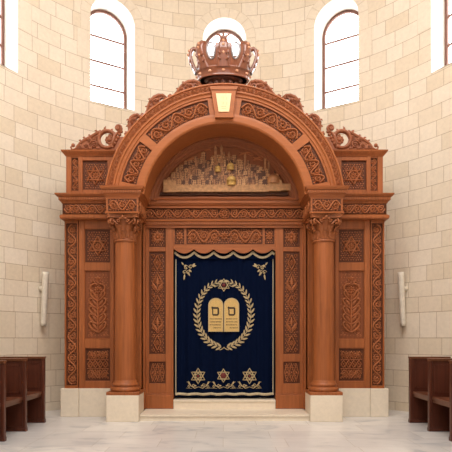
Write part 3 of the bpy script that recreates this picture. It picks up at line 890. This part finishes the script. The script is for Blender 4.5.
# tall towers
for x, y0_, w_ in ((215.5, 149, 2.6), (221.5, 148.5, 2.4), (229, 155, 2), (245, 157, 2), (265, 160, 2.2), (268.5, 158, 1.8), (196, 163, 1.8), (180, 168, 1.6), (204, 160, 2)):
    X0, X1 = tx(x-w_/2), tx(x+w_/2); m.cur = 0
    m.box(X0, X1, yb-.05, yb, tz(182), tz(y0_)); m.prism([(X0-.006, tz(y0_)), (X1+.006, tz(y0_)), ((X0+X1)/2, tz(y0_-3.2))], yb-.05, yb)
# trees, low wall and terrain
for x in range(160, 292, 3):
    if x < 170 or x > 276 or rnd.random() < .3:
        X = tx(x+rnd.uniform(-1, 1)); zz = tz(rnd.uniform(176, 188))
        for q in range(4):
            z2 = zz+.06*q
            if inside(X, z2+.06) and (x < 176 or x > 270): m.cur = (2, 0, 2, 1)[q]; m.ball((X+rnd.uniform(-.02, .02), yb-.025, z2), rnd.uniform(.02, .035), 7, sz=1.5)
        if inside(X, zz+.06): m.cur = 2; m.ball((X, yb-.03, zz), rnd.uniform(.02, .04), 7, sz=1.5)
m.cur = 2
for r_ in range(4):
    pts = [(tx(160+i*4), tz(195.5-r_*.8+rnd.uniform(-.7, .7))) for i in range(34)]
    m.stroke([p for p in pts if inside(p[0]*.97, p[1])], .014, planar(yb), .04, taper=False)
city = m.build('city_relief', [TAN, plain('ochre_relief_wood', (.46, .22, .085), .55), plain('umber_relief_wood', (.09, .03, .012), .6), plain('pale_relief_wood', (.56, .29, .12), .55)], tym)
m = MB()
m.box(tx(176), tx(268.5), yb-.105, yb, tz(193), tz(186.5)); m.box(tx(164), tx(176.5), yb-.125, yb, tz(193.5), tz(182.3))
m.box(tx(268), tx(281), yb-.125, yb, tz(192.5), tz(182.3)); m.box(tx(281), tx(290), yb-.10, yb, tz(191.5), tz(185))
for i in range(46): x = 176.5+i*2; m.box(tx(x), tx(x+1.1), yb-.105, yb-.08, tz(186.5), tz(185.7))
for x0_ in (164.2, 268.2):
    for i in range(6): m.box(tx(x0_+i*2.1), tx(x0_+i*2.1+1.2), yb-.125, yb-.09, tz(182.3), tz(181.3))
m.build('city_wall', TAN2, tym)
for x, y_, r_ in ((217.8, 170, 3.2), (230.5, 167.5, 3.6), (231.3, 182, 5)):
    m = MB(); X = tx(x); Z = tz(y_); rr = r_/50.9
    m.lathe([(rr*.95, Z-rr*.9), (rr*.95, Z), (rr, Z), (rr*.96, Z+rr*.35), (rr*.75, Z+rr*.75), (rr*.4, Z+rr), (.008, Z+rr*1.1), (.004, Z+rr*1.6)], X, yb-.06, 16); m.build('gilded_dome', GOLDD, tym)
m = MB(); X = tx(273.5); Z = tz(182)
m.lathe([(.15, Z-.05), (.15, Z), (.145, Z+.05), (.11, Z+.10), (.05, Z+.13), (.004, Z+.14)], X, yb-.02, 18); m.build('plain_dome', TAN, tym)
# clouds
for (x, y_, L_) in ((185, 158, 22), (252, 152, 26), (205, 147, 12), (262, 157, 18), (228, 143.5, 16)):
    m = MB()
    for k in range(3):
        pts = [(tx(x-L_/2+L_*i/9), tz(y_+k*1.3+1.1*sin(i*1.3+k))) for i in range(10)]
        m.stroke([p for p in pts if inside(*p)], .011, planar(yb), .018)
    m.build('cloud_relief', CARVE, tym)

# ---------------- cresting on the arch
for sx in (-1, 1):
    humps = [(17.3, .275, .195), (34.0, .25, .20), (47.5, .185, .185)]
    for (deg, hw_, hgt) in humps:
        m = MB(); a_c = pi/2-radians(deg); yc = .14
        def MC(u, v, y=yc, a_c=a_c, sx=sx): x, z = pol(a_c-u/2.3, 2.165+v); return (sx*x, y, z)
        def MR(u, v, h): return MC(u, v, yc-.03-h)
        # pierced backing board: a leaning wave, steeper towards the crown
        top = [(-.95, .0), (-.92, .35), (-.78, .70), (-.50, .93), (-.15, 1.0), (.22, .90), (.55, .66), (.85, .40), (1.15, .22), (1.4, .10), (1.45, 0)]
        T_ = [(hw_*u, hgt*v) for u, v in top]
        def ytop(u):
            for (a, b_), (c, d) in zip(T_, T_[1:]):
                if a <= u <= c and c > a: return b_+(d-b_)*(u-a)/(c-a)
            return 0
        NU = 40; us = [T_[0][0]+(T_[-1][0]-T_[0][0])*i/NU for i in range(NU+1)]
        gu, gv, gr = -hw_*.52, hgt*.34, hgt*.22     # little see-through gap under the curl
        def cols(u):
            t = ytop(u)
            if abs(u-gu) < gr: hgap = sqrt(gr*gr-(u-gu)**2)*1.0; return [(-.01, max(.0, gv-hgap)), (min(t, gv+hgap), t)]
            return [(-.01, t)]
        for i in range(NU):
            c0, c1 = cols(us[i]), cols(us[i+1])
            if len(c0) != len(c1):
                if len(c0) == 1: c0 = [(c0[0][0], gv), (gv, c0[0][1])]
                else: c1 = [(c1[0][0], gv), (gv, c1[0][1])]
            for (l0, h0), (l1, h1) in zip(c0, c1):
                v = [MC(us[i], l0, yc-.03), MC(us[i+1], l1, yc-.03), MC(us[i+1], h1, yc-.03), MC(us[i], h0, yc-.03)]
                v += [MC(us[i], l0, yc+.04), MC(us[i+1], l1, yc+.04), MC(us[i+1], h1, yc+.04), MC(us[i], h0, yc+.04)]
                m.add(v, [(0, 1, 2, 3), (7, 6, 5, 4), (3, 2, 6, 7), (0, 4, 5, 1)])
        # thick C-scroll rim
        rim = [(u, v*.97) for u, v in T_[1:-1]]
        m.tube([MC(u, v, yc) for u, v in rim], [.020, .030, .036, .038, .036, .033, .028, .024, .018], 8, 1.6)
        m.tube([MC(u, v, yc-.03) for u, v in spiral(-hw_*.02, hgt*.46, hgt*.34, 1.5, pi, -1, n=20)], [.020-.0006*i for i in range(21)], 7, 1.6)
        for k in range(7):
            a = 2*pi*k/7; m.leaf(-hw_*.02+.012*cos(a), hgt*.46+.012*sin(a), a, hgt*.26, hgt*.17, MR, .035)
        for (u, v, a, L_) in ((.30, .62, -.6, .09), (.45, .35, -.2, .10), (.35, .12, .3, .09), (.72, .28, -.3, .09), (-.62, .55, 2.2, .07), (-.72, .2, 1.7, .07), (.9, .12, 0, .09), (-.25, .05, .8, .07), (.1, .78, .2, .08), (-.35, .72, 2.6, .07)):
            m.leaf(u*hw_, v*hgt, a, L_, L_*.5, MR, .035)
        # flicked leaf tips on the back of the scroll and the bud after it
        for u, dv in ((-.55, .9), (.12, 1.0), (.62, .62)):
            m.tube([MC(u*hw_, hgt*dv*.95), MC(u*hw_+.02, hgt*dv+.03), MC(u*hw_+.045, hgt*dv+.035)], [.022, .016, .005], 6)
        m.tube([MC(hw_*1.28, .01), MC(hw_*1.22, .06), MC(hw_*1.30, .095), MC(hw_*1.42, .085)], [.022, .02, .02, .016], 7, 1.6)
        m.ball(MC(hw_*1.42, .07), .036, 8, sy=1.4)
        build(m, 'arch_cresting', CRESTW, ark)
    # ---------------- cresting on the wing
    m = MB(); yc = .70
    def W(x, z, y=yc): return (sx*x, y, z)
    def MW(x, z, h, sx=sx): return (sx*x, yc-.03-h, z)
    RX, RZ, RR = 2.277, 5.375, .165
    ring = [W(RX+RR*cos(2*pi*k/28), RZ+RR*sin(2*pi*k/28)) for k in range(29)]
    m.tube(ring, .040, 8, 1.5, cap=False)
    # flower inside, set to the inner side leaving a crescent open
    fx, fz = RX-.045, RZ-.01
    m.ball(W(fx, fz), .05, 10, sy=1.1)
    for k in range(9):
        a = 2*pi*k/9; m.ball(W(fx+.06*cos(a), fz+.06*sin(a)), .034, 8, sy=.9)
    for k in range(8):
        a = pi/2+pi*k/7; m.ball(W(fx+.085*cos(a), fz+.095*sin(a)), .026, 6, sy=.9)
    # solid ground between ring and rail, both sides
    m.prism([(sx*x, z) for x, z in ((RX+.15, 5.14), (RX+.15, 5.27), (RX+.02, 5.20), (RX-.02, 5.20), (RX-.17, 5.27), (RX-.22, 5.42), (RX-.34, 5.42), (RX-.34, 5.14))], yc-.02, yc+.03)
    for a, L_ in ((1.35, .085), (2.0, .05), (.75, .095), (2.5, .05)):
        p0 = (RX+RR*1.1*cos(a), RZ+RR*1.1*sin(a)); m.tube([W(*p0), W(p0[0]+L_*.5*cos(a), p0[1]+L_*.55*sin(a)), W(p0[0]+L_*.35*cos(a)-.02, p0[1]+L_*1.0*sin(a))], [.036, .022, .006], 6)
    ridge = [(2.39, 5.53), (2.46, 5.50), (2.545, 5.45), (2.63, 5.405), (2.727, 5.355), (2.80, 5.30), (2.845, 5.25), (2.885, 5.195), (2.95, 5.17)]
    m.tube([W(*p) for p in ridge], [.032, .034, .034, .033, .032, .030, .028, .024, .018], 8, 1.5)
    m.ball(W(2.94, 5.262), .040, 10); m.tube([W(2.90, 5.16), W(2.965, 5.18), W(2.985, 5.225), W(2.96, 5.262)], [.024, .022, .018, .012], 7)
    m.prism([(sx*x, z) for x, z in ((2.42, 5.135), (2.42, 5.49), (2.54, 5.44), (2.72, 5.345), (2.80, 5.29), (2.84, 5.24), (2.88, 5.18), (2.92, 5.135))], yc-.02, yc+.03)
    for (x, z, r_, d) in ((2.53, 5.27, .085, 1), (2.68, 5.24, .07, -1), (2.80, 5.21, .05, 1), (2.48, 5.40, .05, -1), (2.62, 5.36, .04, 1)):
        m.tube([W(a, b_, yc-.035) for a, b_ in spiral(x, z, r_, 1.5, 0, d, n=18)], .016, 6)
        for k in range(5): m.leaf(x, z, 2*pi*k/5, r_*.6, r_*.4, MW, .03)
    for x, z in ((2.47, 5.515), (2.60, 5.43), (2.70, 5.385), (2.78, 5.33)): m.tube([W(x, z), W(x+.03, z+.035), W(x+.055, z+.03)], [.026, .018, .006], 6)
    for x in (2.45, 2.60, 2.74, 2.84): m.leaf(x, 5.155, 1.2, .08, .045, MW, .03); m.leaf(x, 5.155, 2.0, .08, .045, MW, .03)
    m.box(*sorted((sx*2.98, sx*1.95)), yc-.05, yc+.05, 5.13, 5.155)
    # small volute where the wing cresting meets the arch
    q = spiral(1.985, 5.435, .075, 1.3, -pi/2, -1, n=16)
    m.tube([W(a, b_, .3) for a, b_ in q], .024, 7, 1.6); m.ball(W(1.985, 5.435, .3), .04, 8)
    m.tube([W(1.985, 5.36, .3), W(2.04, 5.30, .3), W(2.07, 5.20, .3), W(2.07, 5.10, .3)], [.022, .028, .03, .028], 7, 1.6)
    for k in range(6): m.ball(W(1.93+.03*k, 5.37-.055*k, .3), .036, 7)
    build(m, 'wing_cresting', CRESTW, ark)

# ================================================================== CROWN
CX, CY, CZ = -.02, .38, 6.165
YS = .56
crown = empty('crown', (CX, CY, CZ)); tag(crown, 'large polished carved wooden crown standing on top of the arch', 'crown')
def kb(m, name, mat, par=None):
    m.v = [(v[0], v[1]*YS, v[2]) for v in m.v]; return m.build(name, mat, par or crown)
def crad(z):   # flaring body radius
    t = min(1, max(0, (z-.34)/.36)); return .505+.10*sin(t*pi/2)
m = MB()
m.lathe([(.44, .19), (.465, .175), (.478, .18), (.485, .195), (.478, .21), (.482, .22), (.502, .31), (.515, .318), (.522, .335), (.512, .352), (.48, .352), (.45, .22), (.44, .19)], 0, 0, 64)
kb(m, 'band', CROWNW)
m = MB(); m.lathe([(.436, .20), (.446, .23), (.474, .345), (.470, .35)], 0, 0, 48)
o = kb(m, 'band_sheen', SILVER); o['label'] = 'inside of the band, silver tone painted for reflections'
for k in range(12):
    m = MB(); a = -pi/2+2*pi*k/12; m.ball((.495*cos(a), .495*sin(a), .262), .034, 8, sz=.8)
    st_ = kb(m, 'stud', GEM); st_['label'] = 'pale amber stud on the band'
# petalled foot
m = MB(); m.lathe([(.30, -.02), (.31, .0), (.27, .04), (.24, .07), (.25, .12), (.30, .17), (.42, .205), (.30, .21)], 0, 0, 40)
for k in range(14):
    a = -pi/2+2*pi*k/14; m.ball((.285*cos(a), .285*sin(a), .10), .055, 8, sz=1.1)
kb(m, 'foot', PEW)  # dark wood used here to paint the shadow below the band
for k in range(8):
    a = -pi/2+k*pi/4
    ca, sa = cos(a), sin(a)
    m = MB()
    pr = [(.505, .33), (.54, .41), (.585, .51), (.615, .61), (.62, .69), (.60, .76), (.56, .79), (.51, .775), (.485, .73), (.49, .69)]
    wid = [.26, .22, .19, .17, .165, .16, .15, .13, .10, .06]
    vs = []
    for i, ((r_, z), w_) in enumerate(zip(pr, wid)):
        q0 = pr[max(0, i-1)]; q1 = pr[min(len(pr)-1, i+1)]; tx_, tz_ = q1[0]-q0[0], q1[1]-q0[1]; L_ = sqrt(tx_**2+tz_**2); nx, nz = tz_/L_, -tx_/L_
        for (o, th) in ((-1, -.0), (-.82, .030), (-.5, .026), (0, .044), (.5, .026), (.82, .030), (1, 0), (.8, -.03), (-.8, -.03)):
            rr = r_+nx*th; zz = z+nz*th; t = o*w_*.5
            vs.append((rr*ca-t*sa, rr*sa+t*ca, zz))
    n7 = 9
    m.add(vs, [(i*n7+q, i*n7+(q+1) % n7, (i+1)*n7+(q+1) % n7, (i+1)*n7+q) for i in range(len(pr)-1) for q in range(n7)], True)
    m.add(vs[-n7:], [list(range(n7))])
    # side leaves
    for s_ in (-1, 1):
        for (z, r_, L_) in ((.42, .585, .10), (.52, .625, .08)):
            m.tube([(r_*ca-s_*.05*sa, r_*sa+s_*.05*ca, z), (r_*ca-s_*.09*sa, r_*sa+s_*.09*ca, z+L_*.5), (r_*ca-s_*.075*sa, r_*sa+s_*.075*ca, z+L_)], [.022, .02, .008], 6)
    arm = kb(m, 'arm', CROWNW)
    for r_, z in ((.662, .68), (.625, .55), (.645, .755)):
        m = MB(); m.ball((r_*ca, r_*sa, z), .028, 8); kb(m, 'stud', GEM, arm)
    # pierced shell between this arm and the next, with a rimmed opening
    m = MB(); am = a+pi/8; pts = []; uw, zc, zh = .078, .60, .14
    if k in (0, 7, 3, 4):
        for i in range(25):
            t = 2*pi*i/24; u = cos(t)*uw*(1+.18*sin(t)); z = zc+zh*sin(t); rr = crad(z)
            pts.append((rr*cos(am+u/rr), rr*sin(am+u/rr), z))
        m.tube(pts, .021, 8, 1.0, up=(cos(am), sin(am), 0), cap=False)
        kb(m, 'opening_rim', SILVER); m = MB()
        vs = []; rows = 6
        for i in range(17):
            u = -.235+.47*i/16; zt_ = zc-zh*sqrt(max(0, 1-(u/uw)**2)) if abs(u) < uw else .735
            for j in range(rows+1):
                z = .33+(zt_-.33)*j/rows; rr = crad(z); vs.append((rr*cos(am+u/.58), rr*sin(am+u/.58), z))
        m.add(vs, [(i*(rows+1)+j, (i+1)*(rows+1)+j, (i+1)*(rows+1)+j+1, i*(rows+1)+j+1) for i in range(16) for j in range(rows)], True)
        kb(m, 'shell', CROWNW)
    else:
        vs = []
        for i in range(17):
            u = -.24+.48*i/16; zt_ = .37+.16*(abs(u)/.24)**2
            for z in (.33, (zt_+.33)/2, zt_): rr = crad(z); vs.append((rr*cos(am+u/.58), rr*sin(am+u/.58), z))
        m.add(vs, [(i*3+j, (i+1)*3+j, (i+1)*3+j+1, i*3+j+1) for i in range(16) for j in range(2)], True)
        kb(m, 'shell', SILVER)
# small fleuron on the front arm
m = MB(); fy = -.56
m.ball((0, fy, .77), .055, 10); m.lathe([(.035, .79), (.065, .80), (.065, .815), (.045, .82)], 0, fy, 12)
for x, dx, z in ((-.06, -.07, .895), (0, 0, .925), (.06, .07, .895)): m.tube([(x*.5, fy, .80), (x*.8, fy, .85), (x*.8+dx, fy, z)], [.034, .030, .014], 6)
kb(m, 'finial', CROWNW)

# ================================================================== CURTAIN
HS[0] = 1.0
cur = empty('ark_curtain', (0, 1.03, .33)); tag(cur, 'dark blue velvet curtain with gold embroidered tablets and wreath, hanging in the ark', 'curtain')
off = Vector((0, 1.03, .33))
def cy_(x, z):
    k = .25+.75*min(1, max(0, (3.2-z)/1.0))
    return .016*sin(x*21+.6*sin(z*.9))*k+.008*sin(x*47+1)*k
def MCU(x, z, h): return (x, 1.03+cy_(x, z)-h, z)
def cb(m, name, mats, parent=cur):
    m.v = [tuple(Vector(v)-off) for v in m.v]; return m.build(name, mats, parent)
m = MB(); nx, nz = 160, 40; vs = []
for j in range(nz+1):
    z = .345+(3.24-.345)*j/nz
    for i in range(nx+1): x = -1.0+2.0*i/nx; vs.append(MCU(x, z, 0))
W_ = nx+1
m.add(vs, [(j*W_+i, j*W_+i+1, (j+1)*W_+i+1, (j+1)*W_+i) for j in range(nz) for i in range(nx)], True)
vs2 = [MCU(-1.0+2.0*i/nx, .345, 0) for i in range(nx+1)]+[MCU(-1.0+2.0*i/nx, .345, -.02) for i in range(nx+1)]
m.add(vs2, [(i, i+1, W_+i+1, W_+i) for i in range(nx)])
cb(m, 'cloth', VELVET)
# pelmet: scalloped top with cream braid
m = MB(); n = 132; vs = []
for i in range(n+1):
    x = -1.0+2.0*i/n; vs += [(x, .995+.006*sin(x*30), 3.10), (x, .995+.006*sin(x*30), 3.135+.095*scal(x))]
m.add(vs, [(2*i, 2*i+2, 2*i+3, 2*i+1) for i in range(n)], True)
cb(m, 'pelmet', VELVET)
m = MB()
m.stroke([(-1.0+2.0*i/n, 3.128+.105*scal(-1.0+2.0*i/n)) for i in range(n+1)], .024, lambda x, z, h: (x, .985-h, z), .012, taper=False)
o = cb(m, 'scalloped_braid', CREAM); o['label'] = 'cream scalloped braid'
for s_ in (-1, 1):
    m = MB(); m.stroke([(s_*.975, .40+2.72*i/30) for i in range(31)], .010, MCU, .008, taper=False); cb(m, 'edge_braid', CREAM)
m = MB(); m.stroke([(-.985+1.97*i/120, .395+.006*sin(i*.33)) for i in range(121)], .026, MCU, .016, taper=False)
o = cb(m, 'bottom_braid', CREAM); o['label'] = 'wide cream braid along the hem'

# embroidery --- pixel scale at the curtain: 50 px per metre
def ex(x): return (x-224.5)/50.2
def ez(y): return 1.5+(339-y)/50.2
def eflat(m, pts, h=.012): m.flat(pts, lambda x, z, hh: (x, 1.03-.012-hh, z), h)
def MF(x, z, h): return (x, 1.03-.024-h, z)
# tablets
m = MB(); fi = []
for (xa, xb) in ((208.2, 223.3), (223.9, 239.2)):
    A_, B_ = ex(xa), ex(xb); c = (A_+B_)/2; r_ = (B_-A_)/2; zb_, zs = ez(331.7), ez(305.0)
    pts = [(A_, zb_), (B_, zb_)]+[(c+r_*cos(pi*k/16), zs+r_*.95*sin(pi*k/16)) for k in range(17)]
    m.prism(pts, 1.03-.038, 1.03-.008)
tab = cb(m, 'tablets', GOLDT); tab['label'] = 'pair of gold round-topped tablets with dark lettering'
m = MB(); MT = lambda x, z, h: (x, .991-h, z)
for (xa, xb) in ((208.2, 223.3), (223.9, 239.2)):
    A_, B_ = ex(xa)+.008, ex(xb)-.008; c = (A_+B_)/2; r_ = (B_-A_)/2; zb_, zs = ez(331.7)+.008, ez(305.0)
    m.stroke([(A_, zb_), (B_, zb_)]+[(c+r_*cos(pi*k/16), zs+r_*.95*sin(pi*k/16)) for k in range(17)], .006, MT, .006, closed=True)
cb(m, 'tablet_border', CREAM, cur)
for cx_ in (215.3, 231.6):
    m = MB()
    X = ex(cx_)
    # square closed letter with a flag on the upper left
    def q(pts, r): m.stroke([(X+a, ez(311.3)+b_) for a, b_ in polyl(pts, 3, False)], r, MT, .004, taper=False)
    q([(-.075, .085), (-.045, .068), (.062, .068)], .019); q([(.058, .072), (.060, -.045), (.045, -.07)], .017)
    q([(.05, -.070), (-.05, -.070)], .017); q([(-.052, -.072), (-.052, .02), (-.062, .06)], .011)
    rr = random.Random(int(cx_))
    for row in range(4):
        z = ez(318.8+row*3.0); x = X-.11 if row < 3 else X-.035; xe = X+.11
        while x < xe:
            L_ = rr.uniform(.008, .018); m.stroke([(x, z), (x+L_, z)], .009, MT, .003, taper=False)
            if rr.random() < .6: m.stroke([(x+L_, z+.006), (x+L_, z-.010)], .003, MT, .003, taper=False)
            x += L_+rr.uniform(.006, .012)
    m.v = [tuple(Vector(v)-off) for v in m.v]; m.build('lettering', INK, tab)
# wreath
m = MB(); WX, WZ, WRX, WRZ = ex(224), ez(314), .54, .66
for s_ in (-1, 1):
    N = 19; prev = None; stem_ = []
    for i in range(N+1):
        t = -pi/2+.10+(pi-.30)*i/N
        px_, pz_ = WX+s_*WRX*cos(t), WZ+WRZ*sin(t); stem_.append((px_, pz_))
        if i < N:
            tang = atan2(WRZ*cos(t), -s_*WRX*sin(t)); sc = 1.0-.35*(i/N)**3
            for e in (-1, 1): m.leaf(px_, pz_, tang+e*.62, .135*sc, .042*sc, MF, .008)
    m.stroke(stem_, .006, MF, .008)
    m.leaf(stem_[-1][0], stem_[-1][1], atan2(stem_[-1][1]-stem_[-2][1], stem_[-1][0]-stem_[-2][0]), .1, .04, MF, .008)
    m.stroke([(WX+s_*.02, WZ-WRZ), (WX-s_*.06, WZ-WRZ-.05), (WX-s_*.10, WZ-WRZ-.055)], .01, MF, .01)
cb(m, 'wreath', GOLD)
def estar(cx_, cz_, r, name='star', red=.4, fill=False):
    m = MB()
    for p in star_paths(cx_, cz_, r): m.stroke(polyl(p, 4), .010, MF, .008, closed=True)
    if fill:
        for k in range(6):
            a = pi/2+k*pi/3; m.dot(cx_+r*.36*cos(a), cz_+r*.36*sin(a), .018, MF, .008)
            a += pi/6; m.dot(cx_+r*.30*cos(a), cz_+r*.30*sin(a), .013, MF, .008)
    o = cb(m, name, GOLD)
    m = MB(); m.dot(cx_, cz_, r*red, MF, .012, 12); m.build('star_centre', RED, o)
    for v in o.children[0].data.vertices: v.co -= off
estar(ex(223.8), ez(284.8), .125, red=.3)
estar(ex(198), ez(376.2), .155, red=.16, fill=True); estar(ex(223.4), ez(375.8), .135, red=.42); estar(ex(249.7), ez(376.2), .155, red=.16, fill=True)
for s_ in (-1, 1):
    m = MB(); m.stroke([(ex(223.8)+s_*.10, ez(285)), (ex(223.8)+s_*.18, ez(286.5)), (ex(223.8)+s_*.24, ez(285))], .01, MF, .008); cb(m, 'star_ribbon', GOLD)
for cx_ in (198.5, 223.6, 249.5):
    m = MB(); X, Z = ex(cx_), ez(385)
    for s_ in (-1, 1):
        m.stroke([(X, Z-.04), (X+s_*.08, Z-.07), (X+s_*.15, Z-.02), (X+s_*.20, Z+.05), (X+s_*.235, Z+.06)], .009, MF, .008)
        m.stroke(spiral(X+s_*.10, Z-.01, .035, 1.2, 0, s_, n=12), .007, MF, .008)
        m.stroke(spiral(X+s_*.19, Z-.035, .035, 1.2, 0, -s_, n=12), .007, MF, .008)
        m.leaf(X+s_*.18, Z+.0, pi/2-s_*.3, .075, .035, MF, .008); m.leaf(X+s_*.04, Z-.03, pi/2-s_*1.1, .06, .03, MF, .008)
        m.stroke([(X+s_*.13, Z-.075), (X+s_*.25, Z-.065)], .007, MF, .007)
    cb(m, 'hem_scroll', GOLD)
for s_ in (-1, 1):
    m = MB(); cxp = s_*.745; X = lambda d: cxp+s_*d
    zt_ = ez(267.5)
    for (dx, dz, r_) in ((.02, 0, .055), (-.07, .015, .05), (.055, -.09, .045), (.04, .03, .03), (-.01, -.09, .04)):
        m.stroke(spiral(X(dx), zt_+dz, r_, 1.1, 0, 1, n=14), .008, MF, .008); m.dot(X(dx), zt_+dz, r_*.22, MF, .01)
    m.leaf(X(-.09), zt_+.02, atan2(.3, -s_*1.0), .10, .032, MF, .009); m.leaf(X(-.10), zt_+.03, atan2(.8, -s_*.7), .08, .04, MF, .009)
    m.leaf(X(.05), zt_-.12, -pi/2+s_*.15, .13, .035, MF, .009); m.leaf(X(.07), zt_+.05, atan2(.7, s_*.5), .08, .03, MF, .009)
    m.leaf(X(.0), zt_-.08, -pi/2-s_*.6, .1, .04, MF, .008); m.leaf(X(-.03), zt_-.03, -pi/2-s_*.8, .08, .04, MF, .008)
    cb(m, 'corner_spray', GOLD)

# ================================================================== STALL BENCHES
for sx, XE, sd in ((-1, 3.225, 'left'), (1, 3.32, 'right')):
    root = empty('stall_bench', (sx*XE, -1.0, 0)); off2 = Vector((sx*XE, -1.0, 0))
    tag(root, 'dark brown wooden stall bench with high dividers along the %s wall beside the ark' % sd, 'bench', 'stall benches along the apse wall')
    def sb(m, name, mat, par=root):
        m.v = [tuple(Vector(v)-off2) for v in m.v]; return m.build(name, mat, par)
    def BX(m, x0, x1, y0, y1, z0, z1, b=0): m.box(*sorted((sx*x0, sx*x1)), y0, y1, z0, z1, b)
    ys = [-.10, -.98, -1.81, -2.65]
    XB = 4.02
    for i, y in enumerate(ys):
        m = MB()
        BX(m, XE+.03, XB, y, y+.045, .0, 1.14); BX(m, XE, XE+.055, y-.012, y+.057, .05, 1.14, .008)
        # raised panel mouldings on the near face
        BX(m, XE+.09, XE+.11, y-.008, y, .62, 1.08); BX(m, XB-.11, XB-.09, y-.008, y, .62, 1.08); BX(m, XE+.09, XB-.09, y-.008, y, 1.06, 1.08); BX(m, XE+.09, XB-.09, y-.008, y, .62, .64)
        ep = sb(m, 'end_panel', PEW)
        m = MB(); BX(m, XE-.0, XB+.02, y-.022, y+.067, 1.14, 1.165, .006); BX(m, XE-.008, XB+.02, y-.032, y+.077, 1.165, 1.185, .006)
        m.v = [tuple(Vector(v)-off2) for v in m.v]; rl = m.build('top_rail', PEWTOP, ep)
        m = MB(); BX(m, XE-.006, XB, y-.022, y+.067, 0, .055, .006); BX(m, XE-.003, XB, y-.016, y+.06, .055, .075, .006)
        m.v = [tuple(Vector(v)-off2) for v in m.v]; m.build('foot', PEW, ep)
    for i in range(3):
        y1, y0 = ys[i], ys[i+1]+.045
        m = MB(); BX(m, XE+.045, XB, y0, y1, .515, .56, .0); BX(m, XE+.06, XE+.085, y0, y1, .47, .515)
        sb(m, 'seat', wood('stall_seat_wood_%s%d' % (sd, i), (.13, .042, .02), rough=.35, coat=.2, axis='Y'))
    m = MB(); BX(m, XB-.02, XB+.03, ys[-1], ys[0]+.045, .0, 1.14); sb(m, 'backrest', PEW)
    m = MB(); BX(m, XE+.03, XE+.40, ys[2]+.045, ys[2]+.115, .765, .80, .0); BX(m, XE+.03, XE+.09, ys[2]+.045, ys[2]+.105, .56, .765, 0)
    sb(m, 'armrest', PEWTOP)

# ================================================================== WALL SCONCES
for sx, sd, ph in ((-1, 'left', 49.9), (1, 'right', 49.2)):
    ph = sx*radians(ph)
    base = wpt(ph, 2.5); sc_ = empty('wall_sconce', base); ob = Vector(base)
    tag(sc_, 'slender pale alabaster tube sconce on the limestone wall %s of the ark' % sd, 'wall light', 'tube sconces beside the ark')
    a = Vector(wpt(ph, 1.77, .10)); b_ = Vector(wpt(ph, 2.87, .19)); m = MB()
    N = 16; pts = [a+(b_-a)*(i/N) for i in range(N+1)]
    m.tube([p-ob for p in pts], [.056+.010*i/N for i in range(N+1)], 20)
    m.build('tube', LAMP, sc_)
    m = MB(); mid = a+(b_-a)*.70; wl = Vector(wpt(ph, mid.z, .0))
    m.tube([wl-ob, (wl*.7+mid*.3)-ob, (wl*.5+mid*.5)-ob, mid-ob], [.055, .055, .045, .045], 12)
    m.build('bracket', LAMP, sc_)
